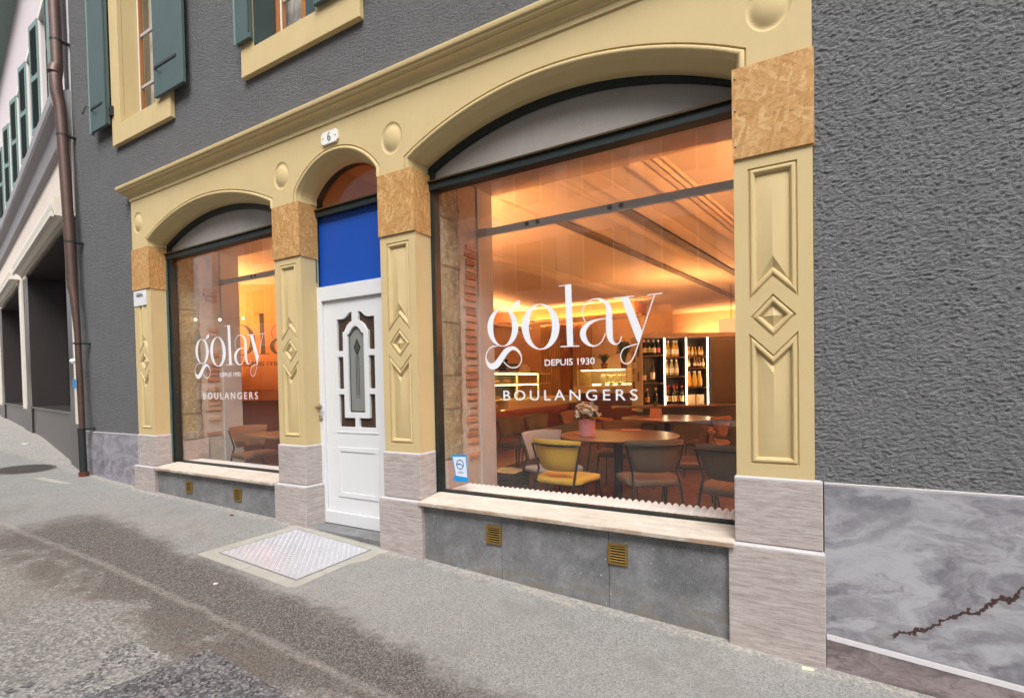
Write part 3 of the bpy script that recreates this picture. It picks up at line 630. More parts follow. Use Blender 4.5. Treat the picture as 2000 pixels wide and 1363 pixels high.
# shop windows -----------------------------------------------------------------
GL = {"rings":[[[[0.2657,0.1674],[0.2646,0.1894],[0.2604,0.211],[0.2531,0.2319],[0.2429,0.2515],[0.2301,0.2693],[0.2149,0.2849],[0.1977,0.2979],[0.1789,0.3081],[0.1589,0.3151],[0.1383,0.3187],[0.1174,0.3188],[0.0968,0.3154],[0.0771,0.3086],[0.0587,0.2984],[0.0421,0.2852],[0.0278,0.2692],[0.0161,0.2509],[0.0073,0.2306],[0.0017,0.2089],[-0.0005,0.1864],[0.0006,0.1637],[0.0051,0.1413],[0.0129,0.1198],[0.0237,0.0998],[0.0372,0.0817],[0.0531,0.0661],[0.071,0.0533],[0.0904,0.0437],[0.1108,0.0373],[0.1316,0.0345],[0.1525,0.0351],[0.1727,0.0393],[0.192,0.0467],[0.2098,0.0573],[0.2256,0.0708],[0.2392,0.0868],[0.2502,0.1049],[0.2584,0.1247],[0.2636,0.1457]],[[0.2133,0.1712],[0.2128,0.1923],[0.2103,0.2131],[0.2059,0.233],[0.1997,0.2515],[0.1918,0.2683],[0.1825,0.2829],[0.1719,0.2949],[0.1602,0.3041],[0.1479,0.3101],[0.1351,0.313],[0.1221,0.3124],[0.1094,0.3086],[0.0972,0.3014],[0.0858,0.2912],[0.0755,0.2781],[0.0666,0.2624],[0.0593,0.2446],[0.0538,0.2251],[0.0502,0.2044],[0.0486,0.1829],[0.0491,0.1613],[0.0517,0.1401],[0.0563,0.1198],[0.0627,0.101],[0.0709,0.0841],[0.0805,0.0695],[0.0914,0.0576],[0.1033,0.0487],[0.1158,0.043],[0.1287,0.0407],[0.1416,0.0417],[0.1543,0.046],[0.1663,0.0535],[0.1775,0.064],[0.1875,0.0772],[0.1961,0.0929],[0.2032,0.1105],[0.2085,0.1298],[0.2119,0.1502]]],[[[0.5941,0.1482],[0.5928,0.1733],[0.5881,0.1981],[0.5799,0.2219],[0.5684,0.2443],[0.5541,0.2647],[0.537,0.2826],[0.5177,0.2975],[0.4966,0.3092],[0.4742,0.3172],[0.4509,0.3214],[0.4275,0.3216],[0.4043,0.3178],[0.3821,0.31],[0.3614,0.2984],[0.3428,0.2833],[0.3266,0.2649],[0.3134,0.2438],[0.3036,0.2205],[0.2973,0.1956],[0.2948,0.1698],[0.2962,0.1436],[0.3013,0.1179],[0.3102,0.0932],[0.3224,0.0702],[0.3377,0.0495],[0.3557,0.0316],[0.3759,0.017],[0.3978,0.006],[0.4207,-0.0012],[0.4442,-0.0043],[0.4676,-0.0035],[0.4904,0.0013],[0.512,0.01],[0.5319,0.0222],[0.5496,0.0376],[0.5648,0.056],[0.577,0.0767],[0.5861,0.0993],[0.5919,0.1234]],[[0.5358,0.1531],[0.5352,0.1773],[0.5323,0.201],[0.5274,0.2237],[0.5205,0.2449],[0.5117,0.2641],[0.5012,0.2807],[0.4894,0.2945],[0.4764,0.305],[0.4627,0.3119],[0.4484,0.3152],[0.434,0.3146],[0.4198,0.3102],[0.4062,0.3021],[0.3935,0.2904],[0.3821,0.2754],[0.3722,0.2575],[0.364,0.2371],[0.3579,0.2147],[0.354,0.1909],[0.3523,0.1664],[0.3529,0.1416],[0.3558,0.1173],[0.361,0.0941],[0.3682,0.0725],[0.3774,0.0532],[0.3882,0.0365],[0.4004,0.023],[0.4136,0.0128],[0.4276,0.0064],[0.442,0.0037],[0.4564,0.0049],[0.4704,0.0099],[0.4838,0.0186],[0.4962,0.0306],[0.5073,0.0458],[0.5168,0.0637],[0.5246,0.0839],[0.5304,0.1059],[0.5342,0.1292]]]],"polys":[[[0.1997,0.2915],[0.2087,0.3086],[0.223,0.3311],[0.2422,0.3501],[0.2628,0.3606],[0.284,0.3645],[0.283,0.3204],[0.2636,0.3214],[0.2431,0.3174],[0.2259,0.3085],[0.2118,0.2934]],[[0.6403,0.4339],[0.6872,0.4334],[0.6959,0.007],[0.6489,0.0059]],[[0.5958,0.4325],[0.6872,0.4341],[0.6871,0.4286],[0.5957,0.4269]],[[0.5993,0.0135],[0.7392,0.0109],[0.7391,0.0033],[0.5991,0.005]],[[1.0338,0.3087],[1.0857,0.3087],[1.1726,0.0728],[1.1455,0.0035],[1.1313,0.0285]],[[0.9873,0.31],[1.1223,0.3102],[1.1222,0.3043],[0.9872,0.304]],[[1.2071,0.3073],[1.3023,0.3101],[1.3022,0.3044],[1.207,0.3015]]],"strokes":[[[0.0863,0.0391,0.008],[0.037,0.0379,0.0081],[0.0021,0.0129,0.0082],[-0.019,-0.03,0.0082],[-0.0092,-0.0766,0.0203],[0.0245,-0.1077,0.0437],[0.0696,-0.1001,0.0514],[0.1151,-0.0532,0.0492],[0.1601,-0.0024,0.0445],[0.2125,0.019,0.0287],[0.2565,0.0005,0.0189],[0.2827,-0.0378,0.0101],[0.2851,-0.0801,0.0076],[0.2538,-0.1183,0.0076],[0.2049,-0.1249,0.0077],[0.1621,-0.1033,0.0078],[0.1356,-0.0767,0.0079]],[[0.7877,0.1659,0.0066],[0.7679,0.2122,0.0066],[0.774,0.2634,0.0066],[0.8105,0.3039,0.0065],[0.8682,0.3152,0.0078],[0.9189,0.294,0.0209],[0.9503,0.2474,0.0375],[0.9526,0.1734,0.044],[0.9545,0.0793,0.0427],[0.9676,0.0275,0.0284],[0.9949,0.0046,0.0102],[1.0225,0.0184,0.0068],[1.0339,0.0542,0.0054]],[[0.9282,0.1787,0.0063],[0.873,0.1743,0.0106],[0.8093,0.1533,0.027],[0.769,0.1053,0.0423],[0.7754,0.0531,0.0395],[0.8112,0.0119,0.0189],[0.8557,0.0013,0.0079],[0.9004,0.0287,0.0071],[0.9266,0.0812,0.0063]],[[1.2531,0.3057,0.0063],[1.1713,0.0729,0.0065],[1.1481,0.0047,0.0066],[1.122,-0.066,0.0066],[1.0961,-0.1109,0.006],[1.0657,-0.1263,0.0061],[1.0375,-0.1107,0.0061],[1.0272,-0.0717,0.0061],[1.0469,-0.0294,0.0061],[1.0909,-0.0125,0.006],[1.1408,-0.0008,0.0059]]]}
def logo_letters(y):
    """g, o, l, a, y, each its own mesh"""
    def ring(mb, k):
        o, i = GL['rings'][k]; yy = y-.0004*k
        mb.rings([[(p[0], yy, p[1]) for p in o], [(p[0], yy, p[1]) for p in i]], True)
    def poly(mb, k): p = GL['polys'][k]; mb.add([(q[0], y-.0003-.0004*k, q[1]) for q in p], [tuple(range(len(p)))])
    def stroke(mb, k):
        pts = catmull(GL['strokes'][k], 8); a = []; b = []; yy = y-.0006-.0004*k
        for i, (x, z, w) in enumerate(pts):
            q = pts[min(i+1, len(pts)-1)]; p = pts[max(i-1, 0)]; d = Vector((q[0]-p[0], q[1]-p[1])).normalized(); nn = Vector((-d.y, d.x))*max(w, .007)/2
            a.append((x+nn.x, yy, z+nn.y)); b.append((x-nn.x, yy, z-nn.y))
        mb.rings([a, b], False)
    out = []
    for rs, ps, ss in (((0,), (0,), (0,)), ((1,), (), ()), ((), (1, 2, 3), ()), ((), (), (1, 2)), ((), (4, 5, 6), (3,))):
        mb = MB()
        for k in rs: ring(mb, k)
        for k in ps: poly(mb, k)
        for k in ss: stroke(mb, k)
        out.append(mb)
    return out
def islands(mb):
    par = list(range(len(mb.v)))
    def find(i):
        while par[i] != i: par[i] = par[par[i]]; i = par[i]
        return i
    for f in mb.f:
        for k in f[1:]: par[find(k)] = find(f[0])
    out = {}
    for f in mb.f: out.setdefault(find(f[0]), []).append(f)
    res = []
    for fs in out.values():
        ids = sorted({i for f in fs for i in f}); mp = {i: k for k, i in enumerate(ids)}; m = MB(); m.v = [mb.v[i] for i in ids]; m.f = [tuple(mp[i] for i in f) for f in fs]; res.append(m)
    return sorted(res, key=lambda m: min(v[0] for v in m.v))
def letters(mbs, f, mat, parent):
    for m in mbs: obj('letter', shift(m, f), mat, parent)
def shift(mb, f): mb.v = [f(*p) for p in mb.v]; return mb

def shop_window(a, xl, xr, zs, lx, lz, jr=0):
    ai = (a[0], a[1]+jr, a[2], a[3]); fr = MB(); cs = [[(x, y, z) for x, z in arch_curve(ai, u, 28, zs-.03)] for u, y in ((.072, .192), (.132, .192), (.132, .265), (.072, .265))]
    fr.rings(cs+[cs[0]], False)
    w = obj('display_window', fr, 'frame', bld, smooth=40)
    xa, xb = a[0]+.135, a[1]+jr-.135
    obj('frame_edge', MB().box(a[0]+.079, a[0]+.094, .166, .183, zs+.005, 1.55), 'teal', w)
    obj('bottom_rail', MB().box(a[0]+.08, a[1]-.08, .205, .26, zs-.02, zs+.012), 'frame', w)
    obj('transom', MB().box(a[0]+.076, a[1]-.076, .170, .262, 1.522, 1.578), 'frame', w, bevel=.003)
    obj('transom_drip', MB().box(a[0]+.074, a[1]-.074, .150, .2, 1.580, 1.592), 'bronze_strip', w); obj('transom_cap', MB().box(a[0]+.08, a[1]-.08, .19, .26, 1.594, 1.612), 'teal', w, bevel=.003)
    fan = [(x, z) for x, z in arch_curve(ai, .128, 28, 1.60)]
    obj('fan_pane', MB().prism(fan, .222, .230), 'wired', w)
    obj('pane', MB().box(xa-.01, xb+.01, .232, .240, zs, 1.53), 'glass', w)
    letters(logo_letters(.2295), lambda x, y, z: (x+lx, y, z+lz), 'letter', w)
    letters(islands(text_mb('DEPUIS 1930', lx+.473, lx+.848, lz-.122, .0465, .2293, .012)), lambda *p: p, 'letter', w)
    letters(islands(text_mb('BOULANGERS', lx+.128, lx+1.136, lz-.366, .074, .2293, .004, 1.4)), lambda *p: p, 'letter', w)
    # pale sill slab over dark limestone
    s = MB(); s.rings([[(xl, y, z) for y, z in pr] + [] for pr in ([(-.062, -.921), (-.062, -.897), (-.056, -.893), (.21, -.866), (.21, -.921)],)]+[[(xr, y, z) for y, z in [(-.062, -.921), (-.062, -.897), (-.056, -.893), (.21, -.866), (.21, -.921)]]], True, True, True)
    obj('sill', s, 'sill', w, bevel=.003)
    return w
dw1 = shop_window(ARCH[0], -6.425, -4.262, -.862, -6.012, .243); dw2 = shop_window(ARCH[2], -2.512, -.308, -.862, -2.037, .232, .055)
# screws on the jamb, sticker
st = obj('sticker', MB().prism([(-2.405, -.566), (-2.256, -.558), (-2.247, -.70), (-2.243, -.776), (-2.392, -.771), (-2.366, -.715)], .2285, .2300), 'st_blue', dw2)
obj('sticker_face', MB().prism([(-2.388, -.582), (-2.264, -.577), (-2.252, -.737), (-2.358, -.731), (-2.366, -.69)], .2278, .2283), 'st_white', st)
e = MB(); e.rings([[(px, .2274, pz) for px, pz in circ(-2.318, -.640, r, 20, rx=r*.92)] for r in (.040, .032)], True); e.add([(-2.352, .2272, -.646), (-2.318, .2272, -.640), (-2.283, .2272, -.656), (-2.283, .2272, -.648), (-2.318, .2272, -.631), (-2.352, .2272, -.634)], [(0, 1, 4, 5), (1, 2, 3, 4)])
obj('emblem', e, 'st_dark', st); obj('small_print', MB().box(-2.335, -.2+(-2.095), .2272, .2276, -.698, -.694).box(-2.345, -2.285, .2272, .2276, -.708, -.704), 'st_dark', st)
obj('sticker_foot', MB().prism([(-2.356, -.733), (-2.252, -.738), (-2.247, -.772), (-2.386, -.767)], .2276, .2281), 'st_blue', st)
# limestone slabs and brass vents below the windows
for cuts in ((-6.425, -5.722, -4.262), (-2.512, -1.808, -1.031, -.305)):
    for a, b in zip(cuts, cuts[1:]):
        obj('limestone_slab', MB().box(a+.0015, b-.0015, -.006-random.uniform(0, .002), .18, min(gz(a), gz(b))-.1, -.923), 'slate', bld, bevel=.002)
for x0 in (-5.838, -4.950, -1.928, -1.033):
    x1 = x0+.122; v = obj('vent', MB().prism([[(x0, -1.136), (x1, -1.136), (x1, -1.006), (x0, -1.006)], [(x0+.014, -1.122), (x1-.014, -1.122), (x1-.014, -1.020), (x0+.014, -1.020)]], -.020, -.004), 'brass', bld, bevel=.0015)
    obj('vent_back', MB().box(x0+.01, x1-.01, -.0100, -.0090, -1.125, -1.017), 'brass_dark', v)
    for k in range(6):
        z = -1.113+k*.0168
        obj('slat', MB().add([(x0+.014, -.019, z-.001), (x1-.014, -.019, z-.001), (x1-.014, -.013, z+.004), (x0+.014, -.013, z+.004), (x0+.014, -.0185, z-.003), (x1-.014, -.0185, z-.003), (x1-.014, -.0125, z+.002), (x0+.014, -.0125, z+.002)], [(0, 1, 2, 3), (4, 7, 6, 5), (0, 4, 5, 1), (2, 6, 7, 3), (0, 3, 7, 4), (1, 5, 6, 2)]), 'brass', v)

# door --------------------------------------------------------------------------
def door():
    A = ARCH[1]
    fr = MB(); cs = [[(x, y, z) for x, z in arch_curve(A, u, 28, .95)] for u, y in ((.022, .175), (.072, .175), (.072, .265), (.022, .265))]
    fr.rings(cs+[cs[0]], False)
    f = obj('door_surround', fr, 'frame', bld, smooth=40)
    obj('fan_pane', MB().prism(arch_curve(A, .068, 28, 1.60), .222, .230), 'glass', f)
    obj('transom', MB().box(-3.912, -2.893, .165, .262, 1.545, 1.598), 'frame', f, bevel=.003); obj('transom_drip', MB().box(-3.914, -2.89, .148, .18, 1.600, 1.612), 'bronze_strip', f)
    obj('frame_edge', MB().box(-3.868, -3.848, .160, .176, .95, 1.545), 'teal', f)
    obj('blue_panel', MB().box(-3.86, -2.94, .215, .235, .90, 1.50), 'blue', f); obj('blue_panel', MB().box(-3.86, -2.94, .212, .234, 1.503, 1.545), 'blue', f)
    L_, R_, cx = -3.845, -2.905, -3.40
    d = obj('door', MB().prism([[(-3.905, -1.262), (-2.845, -1.262), (-2.845, .905), (-3.905, .905)], [(-3.797, -1.148), (-3.00, -1.148), (-3.00, .775), (-3.797, .775)]], .165, .25), 'white', bld, bevel=.004)
    def g(x): return cx+(x-cx)
    def mir(p): return [(2*cx-x, z) for x, z in reversed(p)]
    # outline of the panes, from the left half
    tl = [(-3.440, .652), (-3.475, .645), (-3.515, .612), (-3.555, .597), (-3.632, .597), (-3.632, .312), (-3.558, .312), (-3.558, .478), (-3.535, .488), (-3.505, .535), (-3.465, .565), (-3.440, .572)]
    ml = [(-3.628, .258), (-3.628, -.030), (-3.558, -.030), (-3.558, .258)]
    bl = [(-3.624, -.080), (-3.624, -.373), (-3.425, -.373), (-3.425, -.290), (-3.556, -.290), (-3.556, -.080)]
    ctr = [(-3.500, -.242), (-3.300, -.242), (-3.300, .452), (-3.325, .466), (-3.350, .498), (-3.378, .520), (-3.400, .524), (-3.422, .520), (-3.450, .498), (-3.475, .466), (-3.500, .452)]
    holes = [tl, ml, bl, ctr, mir(tl), mir(ml), mir(bl)]
    lf = MB().prism([[(-3.796, -1.147), (-3.004, -1.147), (-3.004, .774), (-3.796, .774)]]+holes, .192, .232)
    leaf = obj('door_leaf', lf, 'white', d, bevel=.003)
    for h in holes:
        obj('pane', MB().prism(inset(h, -.004), .214, .219), 'door_dark' if h is not ctr else 'frost', leaf)
    for h in [ctr]:
        m = MB(); q = inset(h, .0); m.rings([[(x, y, z) for x, z in inset(h, u)] for u, y in ((.004, .213), (.008, .208), (.014, .212))], True); obj('lead_strip', m, 'iron', leaf)
    obj('lead_diamond', MB().prism([[(-3.40, .415), (-3.44, .338), (-3.40, .262), (-3.36, .338)], [(-3.40, .395), (-3.43, .338), (-3.40, .282), (-3.37, .338)]], .209, .2135), 'iron', leaf); obj('diamond_pane', MB().prism([(-3.40, .395), (-3.43, .338), (-3.40, .282), (-3.37, .338)], .211, .2135), 'olive_glass', leaf)
    for x in (-3.418, -3.40, -3.382): obj('lead_line', MB().box(x-.0018, x+.0018, .2110, .2135, -.08-abs(x+3.4)*2, .26), 'iron', leaf)
    obj('moulding', MB().box(-3.655, -3.145, .186, .193, -.427, -.415), 'white', leaf, bevel=.002)
    obj('moulding', MB().prism([[(-3.655, -1.010), (-3.145, -1.010), (-3.145, -.555), (-3.655, -.555)], [(-3.612, -.966), (-3.188, -.966), (-3.188, -.596), (-3.612, -.596)]], .184, .193), 'white', leaf, bevel=.003)
    h = MB().lathe([(.026, 0), (.026, .006), (.010, .008), (.010, .045)], 14); h.v = [(-3.846+x, .160-z, -.190+y) for x, y, z in h.v]
    h.tube([(-3.846, .120, -.190), (-3.90, .117, -.190), (-3.965, .117, -.191)], .0095, 8)
    h.tube([(-3.846, .120, -.190), (-3.83, .119, -.190), (-3.765, .117, -.189)], .0095, 8)
    obj('handle', h, 'steel', d, smooth=40)
    k = MB().lathe([(.026, 0), (.026, .007), (.012, .009), (.012, .013)], 14); k.v = [(-3.836+x, .164-z, -.297+y) for x, y, z in k.v]; obj('lock', k, 'steel', d, smooth=40)
    obj('door_step', MB().box(-3.845, -2.895, -.012, .26, -1.42, -1.268), 'slate', bld, bevel=.004)
t_ = NT('dark bevelled glass'); M['door_dark'] = t_.bsdf(t_.mix(t_.noise(14, 4, .6, 1, t_.co((4, 1, .6))), (.015, .010, .008), (.10, .055, .035)), .12, 0, None, .6)
M['frost'] = plain('frosted door glass', (.21, .215, .205), .35, var=.2, scale=3); M['olive_glass'] = plain('olive bevelled glass', (.06, .075, .045), .15, var=.3, scale=30)
door()
# house number plate
c_ = [(-3.42, 2.098)]; w_, h_, r_ = .100, .052, .018
pl = []
for sx, sz in ((1, 1), (-1, 1), (-1, -1), (1, -1)):
    arc = [(sx*(w_-r_*math.cos(t)), sz*(h_-r_*math.sin(t))) for t in [math.pi/2*k/5 for k in range(6)]]
    pl += arc if sx*sz < 0 else arc[::-1]
hn = obj('house_number', MB().prism([(c_[0][0]+x, c_[0][1]+z) for x, z in pl][::-1], -.020, -.002), 'white_mat', bld, bevel=.002)
six = catmull([(.016, .034, .004), (.004, .036, .004), (-.010, .024, .010), (-.016, .0, .013), (-.013, -.022, .012), (.0, -.034, .004), (.012, -.024, .011), (.016, -.010, .012), (.010, .002, .009), (.0, .006, .004), (-.010, -.002, .003)], 6)
m = MB(); a = []; b = []
for i, (x, z, w) in enumerate(six):
    q, p = six[min(i+1, len(six)-1)], six[max(i-1, 0)]; d = Vector((q[0]-p[0], q[1]-p[1])).normalized(); a.append((-3.42+x*.8-d.y*w*.5, -.0215, 2.098+z+d.x*w*.5)); b.append((-3.42+x*.8+d.y*w*.5, -.0215, 2.098+z-d.x*w*.5))
m.rings([a, b], False); obj('digit', m, 'black', hn)
for sx in (-1, 1):
    m = MB().lathe([(.006, 0), (.006, .003), (.002, .004)], 8); m.v = [(-3.42+sx*.075+x, -.020-z, 2.098+y) for x, y, z in m.v]; obj('screw', m, 'brass', hn)

# marble cladding ----------------------------------------------------------------
s = obj('marble_slab', MB().prism([(.109, -1.312), (1.9, -1.464), (1.9, -.553), (.109, -.553)], .004, .06), 'marble', bld, bevel=.002); obj('stone_edge', MB().box(.109, 1.9, .0055, .06, -.553, -.541), 'plinth_cap', s, bevel=.003)
s = obj('marble_slab', MB().add([(.116, -.008, -1.75), (1.9, -.008, -1.9), (1.9, .06, -1.9), (.116, .06, -1.75), (.116, -.008, -1.338), (1.9, -.008, -1.49), (1.9, .06, -1.49), (.116, .06, -1.338)], [(0, 1, 5, 4), (0, 4, 7, 3), (1, 2, 6, 5), (4, 5, 6, 7)]), 'marble_brown', bld)
obj('stone_edge', MB().add([(.116, -.010, -1.338), (1.9, -.010, -1.49), (1.9, .05, -1.485), (.116, .05, -1.333), (.116, -.004, -1.316), (1.9, -.004, -1.468), (1.9, .05, -1.463), (.116, .05, -1.311)], [(0, 1, 5, 4), (4, 5, 6, 7), (0, 4, 7, 3), (1, 2, 6, 5), (0, 3, 2, 1)]), 'plinth_cap', s)
sv = obj('marble_slab', MB().box(-8.365, -7.62, .002, .05, -1.4, -.553), 'marble_left', bld, bevel=.002); obj('marble_slab', MB().box(-7.617, -6.905, .003, .05, -1.4, -.553), 'marble_left', bld, bevel=.002)
obj('stone_edge', MB().box(-8.365, -6.905, -.001, .05, -.551, -.541), 'plinth_cap', sv)

# downpipe ----------------------------------------------------------------------
pz = [(-8.64, -.10, 7.4), (-8.475, -.10, 5.12), (-8.452, -.10, 4.32), (-8.45, -.105, 4.24), (-8.445, -.125, 4.12), (-8.43, -.125, 3.92), (-8.415, -.105, 3.78), (-8.395, -.10, 3.6), (-8.275, -.10, 2.08), (-8.250, -.10, 1.36), (-8.225, -.095, 1.27), (-8.175, -.09, .76), (-8.138, -.09, -.55)]
dp = obj('downpipe', MB().tube(pz, [.064, .064, .064, .066, .069, .069, .066, .062, .060, .057, .048, .036, .034], 14), 'copper', bld, smooth=50)
obj('pipe_foot', MB().tube([(-8.137, -.10, -.50), (-8.115, -.10, -1.10)], .042, 12), 'iron', dp, smooth=50)
for z, x, r in ((4.62, -8.461, .069), (3.36, -8.376, .066), (1.95, -8.270, .063), (.62, -8.172, .042), (-.50, -8.137, .046)): obj('pipe_clamp', MB().tube([(x, -.10, z-.010), (x, -.10, z+.010)], r, 14).box(x, x+.06, -.1, .03, z-.008, z+.008), 'iron', dp)
obj('pipe_collar', MB().tube([(-8.452, -.115, 4.27), (-8.443, -.14, 4.17)], .072, 14), 'copper', dp, smooth=50)
obj('pipe_joint', MB().tube([(-8.116, -.10, -1.06), (-8.112, -.10, -1.14)], .055, 10), 'red_face', dp)
obj('pipe_label', MB().box(-8.20, -8.13, -.150, -.140, .03, .15), 'st_blue', dp); obj('bracket', MB().lathe([(.03, 0), (.045, .03), (.03, .06)], 10), 'white_mat', dp, loc=(-8.235, -.12, .36))

# pavement hatch ------------------------------------------------------------------
h = thing('pavement_hatch', 'square aluminium tread plate hatch in concrete surround before the white door', 'hatch', (-3.412, -.46, -1.291), world=True)
def gzz(x, dz): return gz(x)+dz
def slab(pts, dz, th):
    m = MB(); n = len(pts); m.v = [(x, y, gz(x)+dz) for x, y in pts]+[(x, y, gz(x)+dz-th) for x, y in pts]
    m.f = [tuple(range(n))]+[(i, (i+1) % n, (i+1) % n+n, i+n) for i in range(n)]; return m
X0, X1, Y0, Y1 = -3.855, -2.970, -.792, -.118
for pts in ([(-3.965, -.905), (-3.42, -.902), (-3.415, Y0-.012), (-3.868, Y0-.012), (-3.868, -.40), (-3.965, -.40)], [(-3.412, -.902), (-3.10, -.899), (-2.925, -.905), (-2.865, -.86), (-2.878, -.62), (-2.955, -.60), (-2.955, Y0-.012), (-3.412, Y0-.012)],
            [(-3.965, -.396), (-3.868, -.396), (-3.868, Y1+.012), (-3.45, Y1+.012), (-3.45, -.045), (-3.96, -.045)], [(-3.446, -.045), (-3.446, Y1+.012), (-2.955, Y1+.012), (-2.955, -.595), (-2.88, -.61), (-2.885, -.40), (-2.83, -.26), (-2.845, -.11), (-2.80, -.055), (-2.86, -.045)]):
    obj('concrete_kerb', slab(pts, .007, .05), 'concrete', h, bevel=.003)
obj('hatch_frame', slab([(X0-.012, Y0-.012), (X1+.014, Y0-.012), (X1+.014, Y1+.012), (X0-.012, Y1+.012)], .003, .04), 'cover_frame', h)
obj('tread_plate', slab([(X0, Y0), (X1, Y0), (X1, Y1), (X0, Y1)], .008, .03), 'tread', h, bevel=.002)
m = MB(); nx, ny = 32, 24
for i in range(nx):
    for j in range(ny):
        x = X0+(i+.5)*(X1-X0)/nx; y = Y0+(j+.5)*(Y1-Y0)/ny; a = R(45) if (i+j) % 2 else R(-45); ca, sa = math.cos(a), math.sin(a); z = gz(x)+.0081
        pt = lambda u, v, dz: (x+u*ca-v*sa, y+u*sa+v*ca, z+dz)
        m.add([pt(-.0125, 0, 0), pt(0, -.0055, 0), pt(.0125, 0, 0), pt(0, .0055, 0), pt(-.005, 0, .0055), pt(.005, 0, .0055)], [(0, 1, 5, 4), (1, 2, 5), (2, 3, 4, 5), (3, 0, 4)])
stuff(obj('tread_pattern', m, 'tread', h))
# round manhole cover
m = thing('manhole_cover', 'round rusty manhole cover in the pavement before the brown granite shopfront', 'manhole cover', (-9.15, -.385, gz(-9.15)))
sl_ = (gz(-8.8)-gz(-9.5))/.7
def disc(r, dz, th, n=28): 
    b = MB().lathe([(r, dz-th), (r, dz)], n); b.v = [(x, y, z+x*sl_) for x, y, z in b.v]; return b
obj('cover_ring', disc(.33, .006, .03), 'cover_frame', m); obj('cover', disc(.29, .010, .03), plain('rusty cast iron', (.12, .08, .07), .7, .4, var=.3, scale=30), m)
b = MB()
for i in range(-9, 10):
    l = math.sqrt(max(0, .27**2-(i*.029)**2))
    if l > .03: b.box(i*.029-.007, i*.029+.007, -l, l, .008+i*.029*sl_, .015+i*.029*sl_)
stuff(obj('cover_ribs', b, 'cover_frame', m))
# small loose things on the pavement
tag(obj('concrete_strip', slab([(-8.42, -.52), (-7.80, -.44), (-7.72, -.36), (-8.40, -.42)], .005, .03), 'concrete'), 'thin pale concrete strip in the pavement by the downpipe foot', 'paving strip')
def chip(x, y, s, mat, label, cat, name, rz=0): 
    b = MB().add([(-s, -s*.35, 0), (s, -s*.3, 0), (s*.9, s*.35, 0), (-s*.8, s*.3, 0), (-s, -s*.3, .006), (s, -s*.25, .009), (s*.9, s*.3, .007), (-s*.8, s*.3, .010)], [(3, 2, 1, 0), (4, 5, 6, 7), (0, 1, 5, 4), (1, 2, 6, 5), (2, 3, 7, 6), (3, 0, 4, 7)])
    o = obj(name, b, mat, loc=(x, y, gz(x)+.001)); o.rotation_euler.z = rz; tag(o, label, cat)
chip(.03, -.085, .028, 'l_cream', 'small cream leaf scrap at the foot of the right-hand pilaster', 'litter', 'litter', .2)
chip(-4.75, -.16, .02, 'red_face', 'small reddish chip on the pavement below the left shop window', 'litter', 'litter', .4)
chip(-3.35, -1.12, .014, 'white_mat', 'tiny white scrap on the dark stain left of the hatch corner', 'litter', 'litter', 1.)
chip(-11.6, .35, .08, 'white', 'crumpled white paper by the foot of the granite pillar', 'litter', 'litter', .3)

# ------------------------------------------------------------------ inside of the building
FZ = -1.30
structure(obj('room_floor', MB().box(-9.2, 2.6, .24, 11.5, FZ-.1, FZ), 'carpet'))
def wallbox(n, a, mat): return structure(obj(n, MB().box(*a), mat))
wallbox('room_wall', (-9.2, 2.6, 11.5, 11.6, FZ, 2.4), 'wall_in'); wallbox('room_wall', (2.6, 2.7, .5, 11.5, FZ, 2.4), 'wall_in'); wallbox('room_wall', (-9.3, -9.2, 2.0, 11.5, FZ, 2.4), 'wall_in')
structure(obj('room_ceiling', MB().box(-9.2, 2.6, 1.06, 11.5, 1.80, 1.9), 'ceiling'))
wallbox('inner_lintel', (-8.2, -3.94, .50, 1.055, 1.74, 2.3), 'wall_in'); wallbox('inner_lintel', (-2.94, 2.6, .50, 1.055, 1.74, 2.3), 'wall_in')
wallbox('inner_parapet', (-6.95, -4.0, .27, .46, -1.5, -.885), 'wall_in'); wallbox('inner_parapet', (-2.75, -.02, .27, .46, -1.5, -.885), 'wall_in')
wallbox('terracotta_floor', (-5.6, -3.95, 2.2, 11.4, FZ, FZ+.004), 'floor_tile')
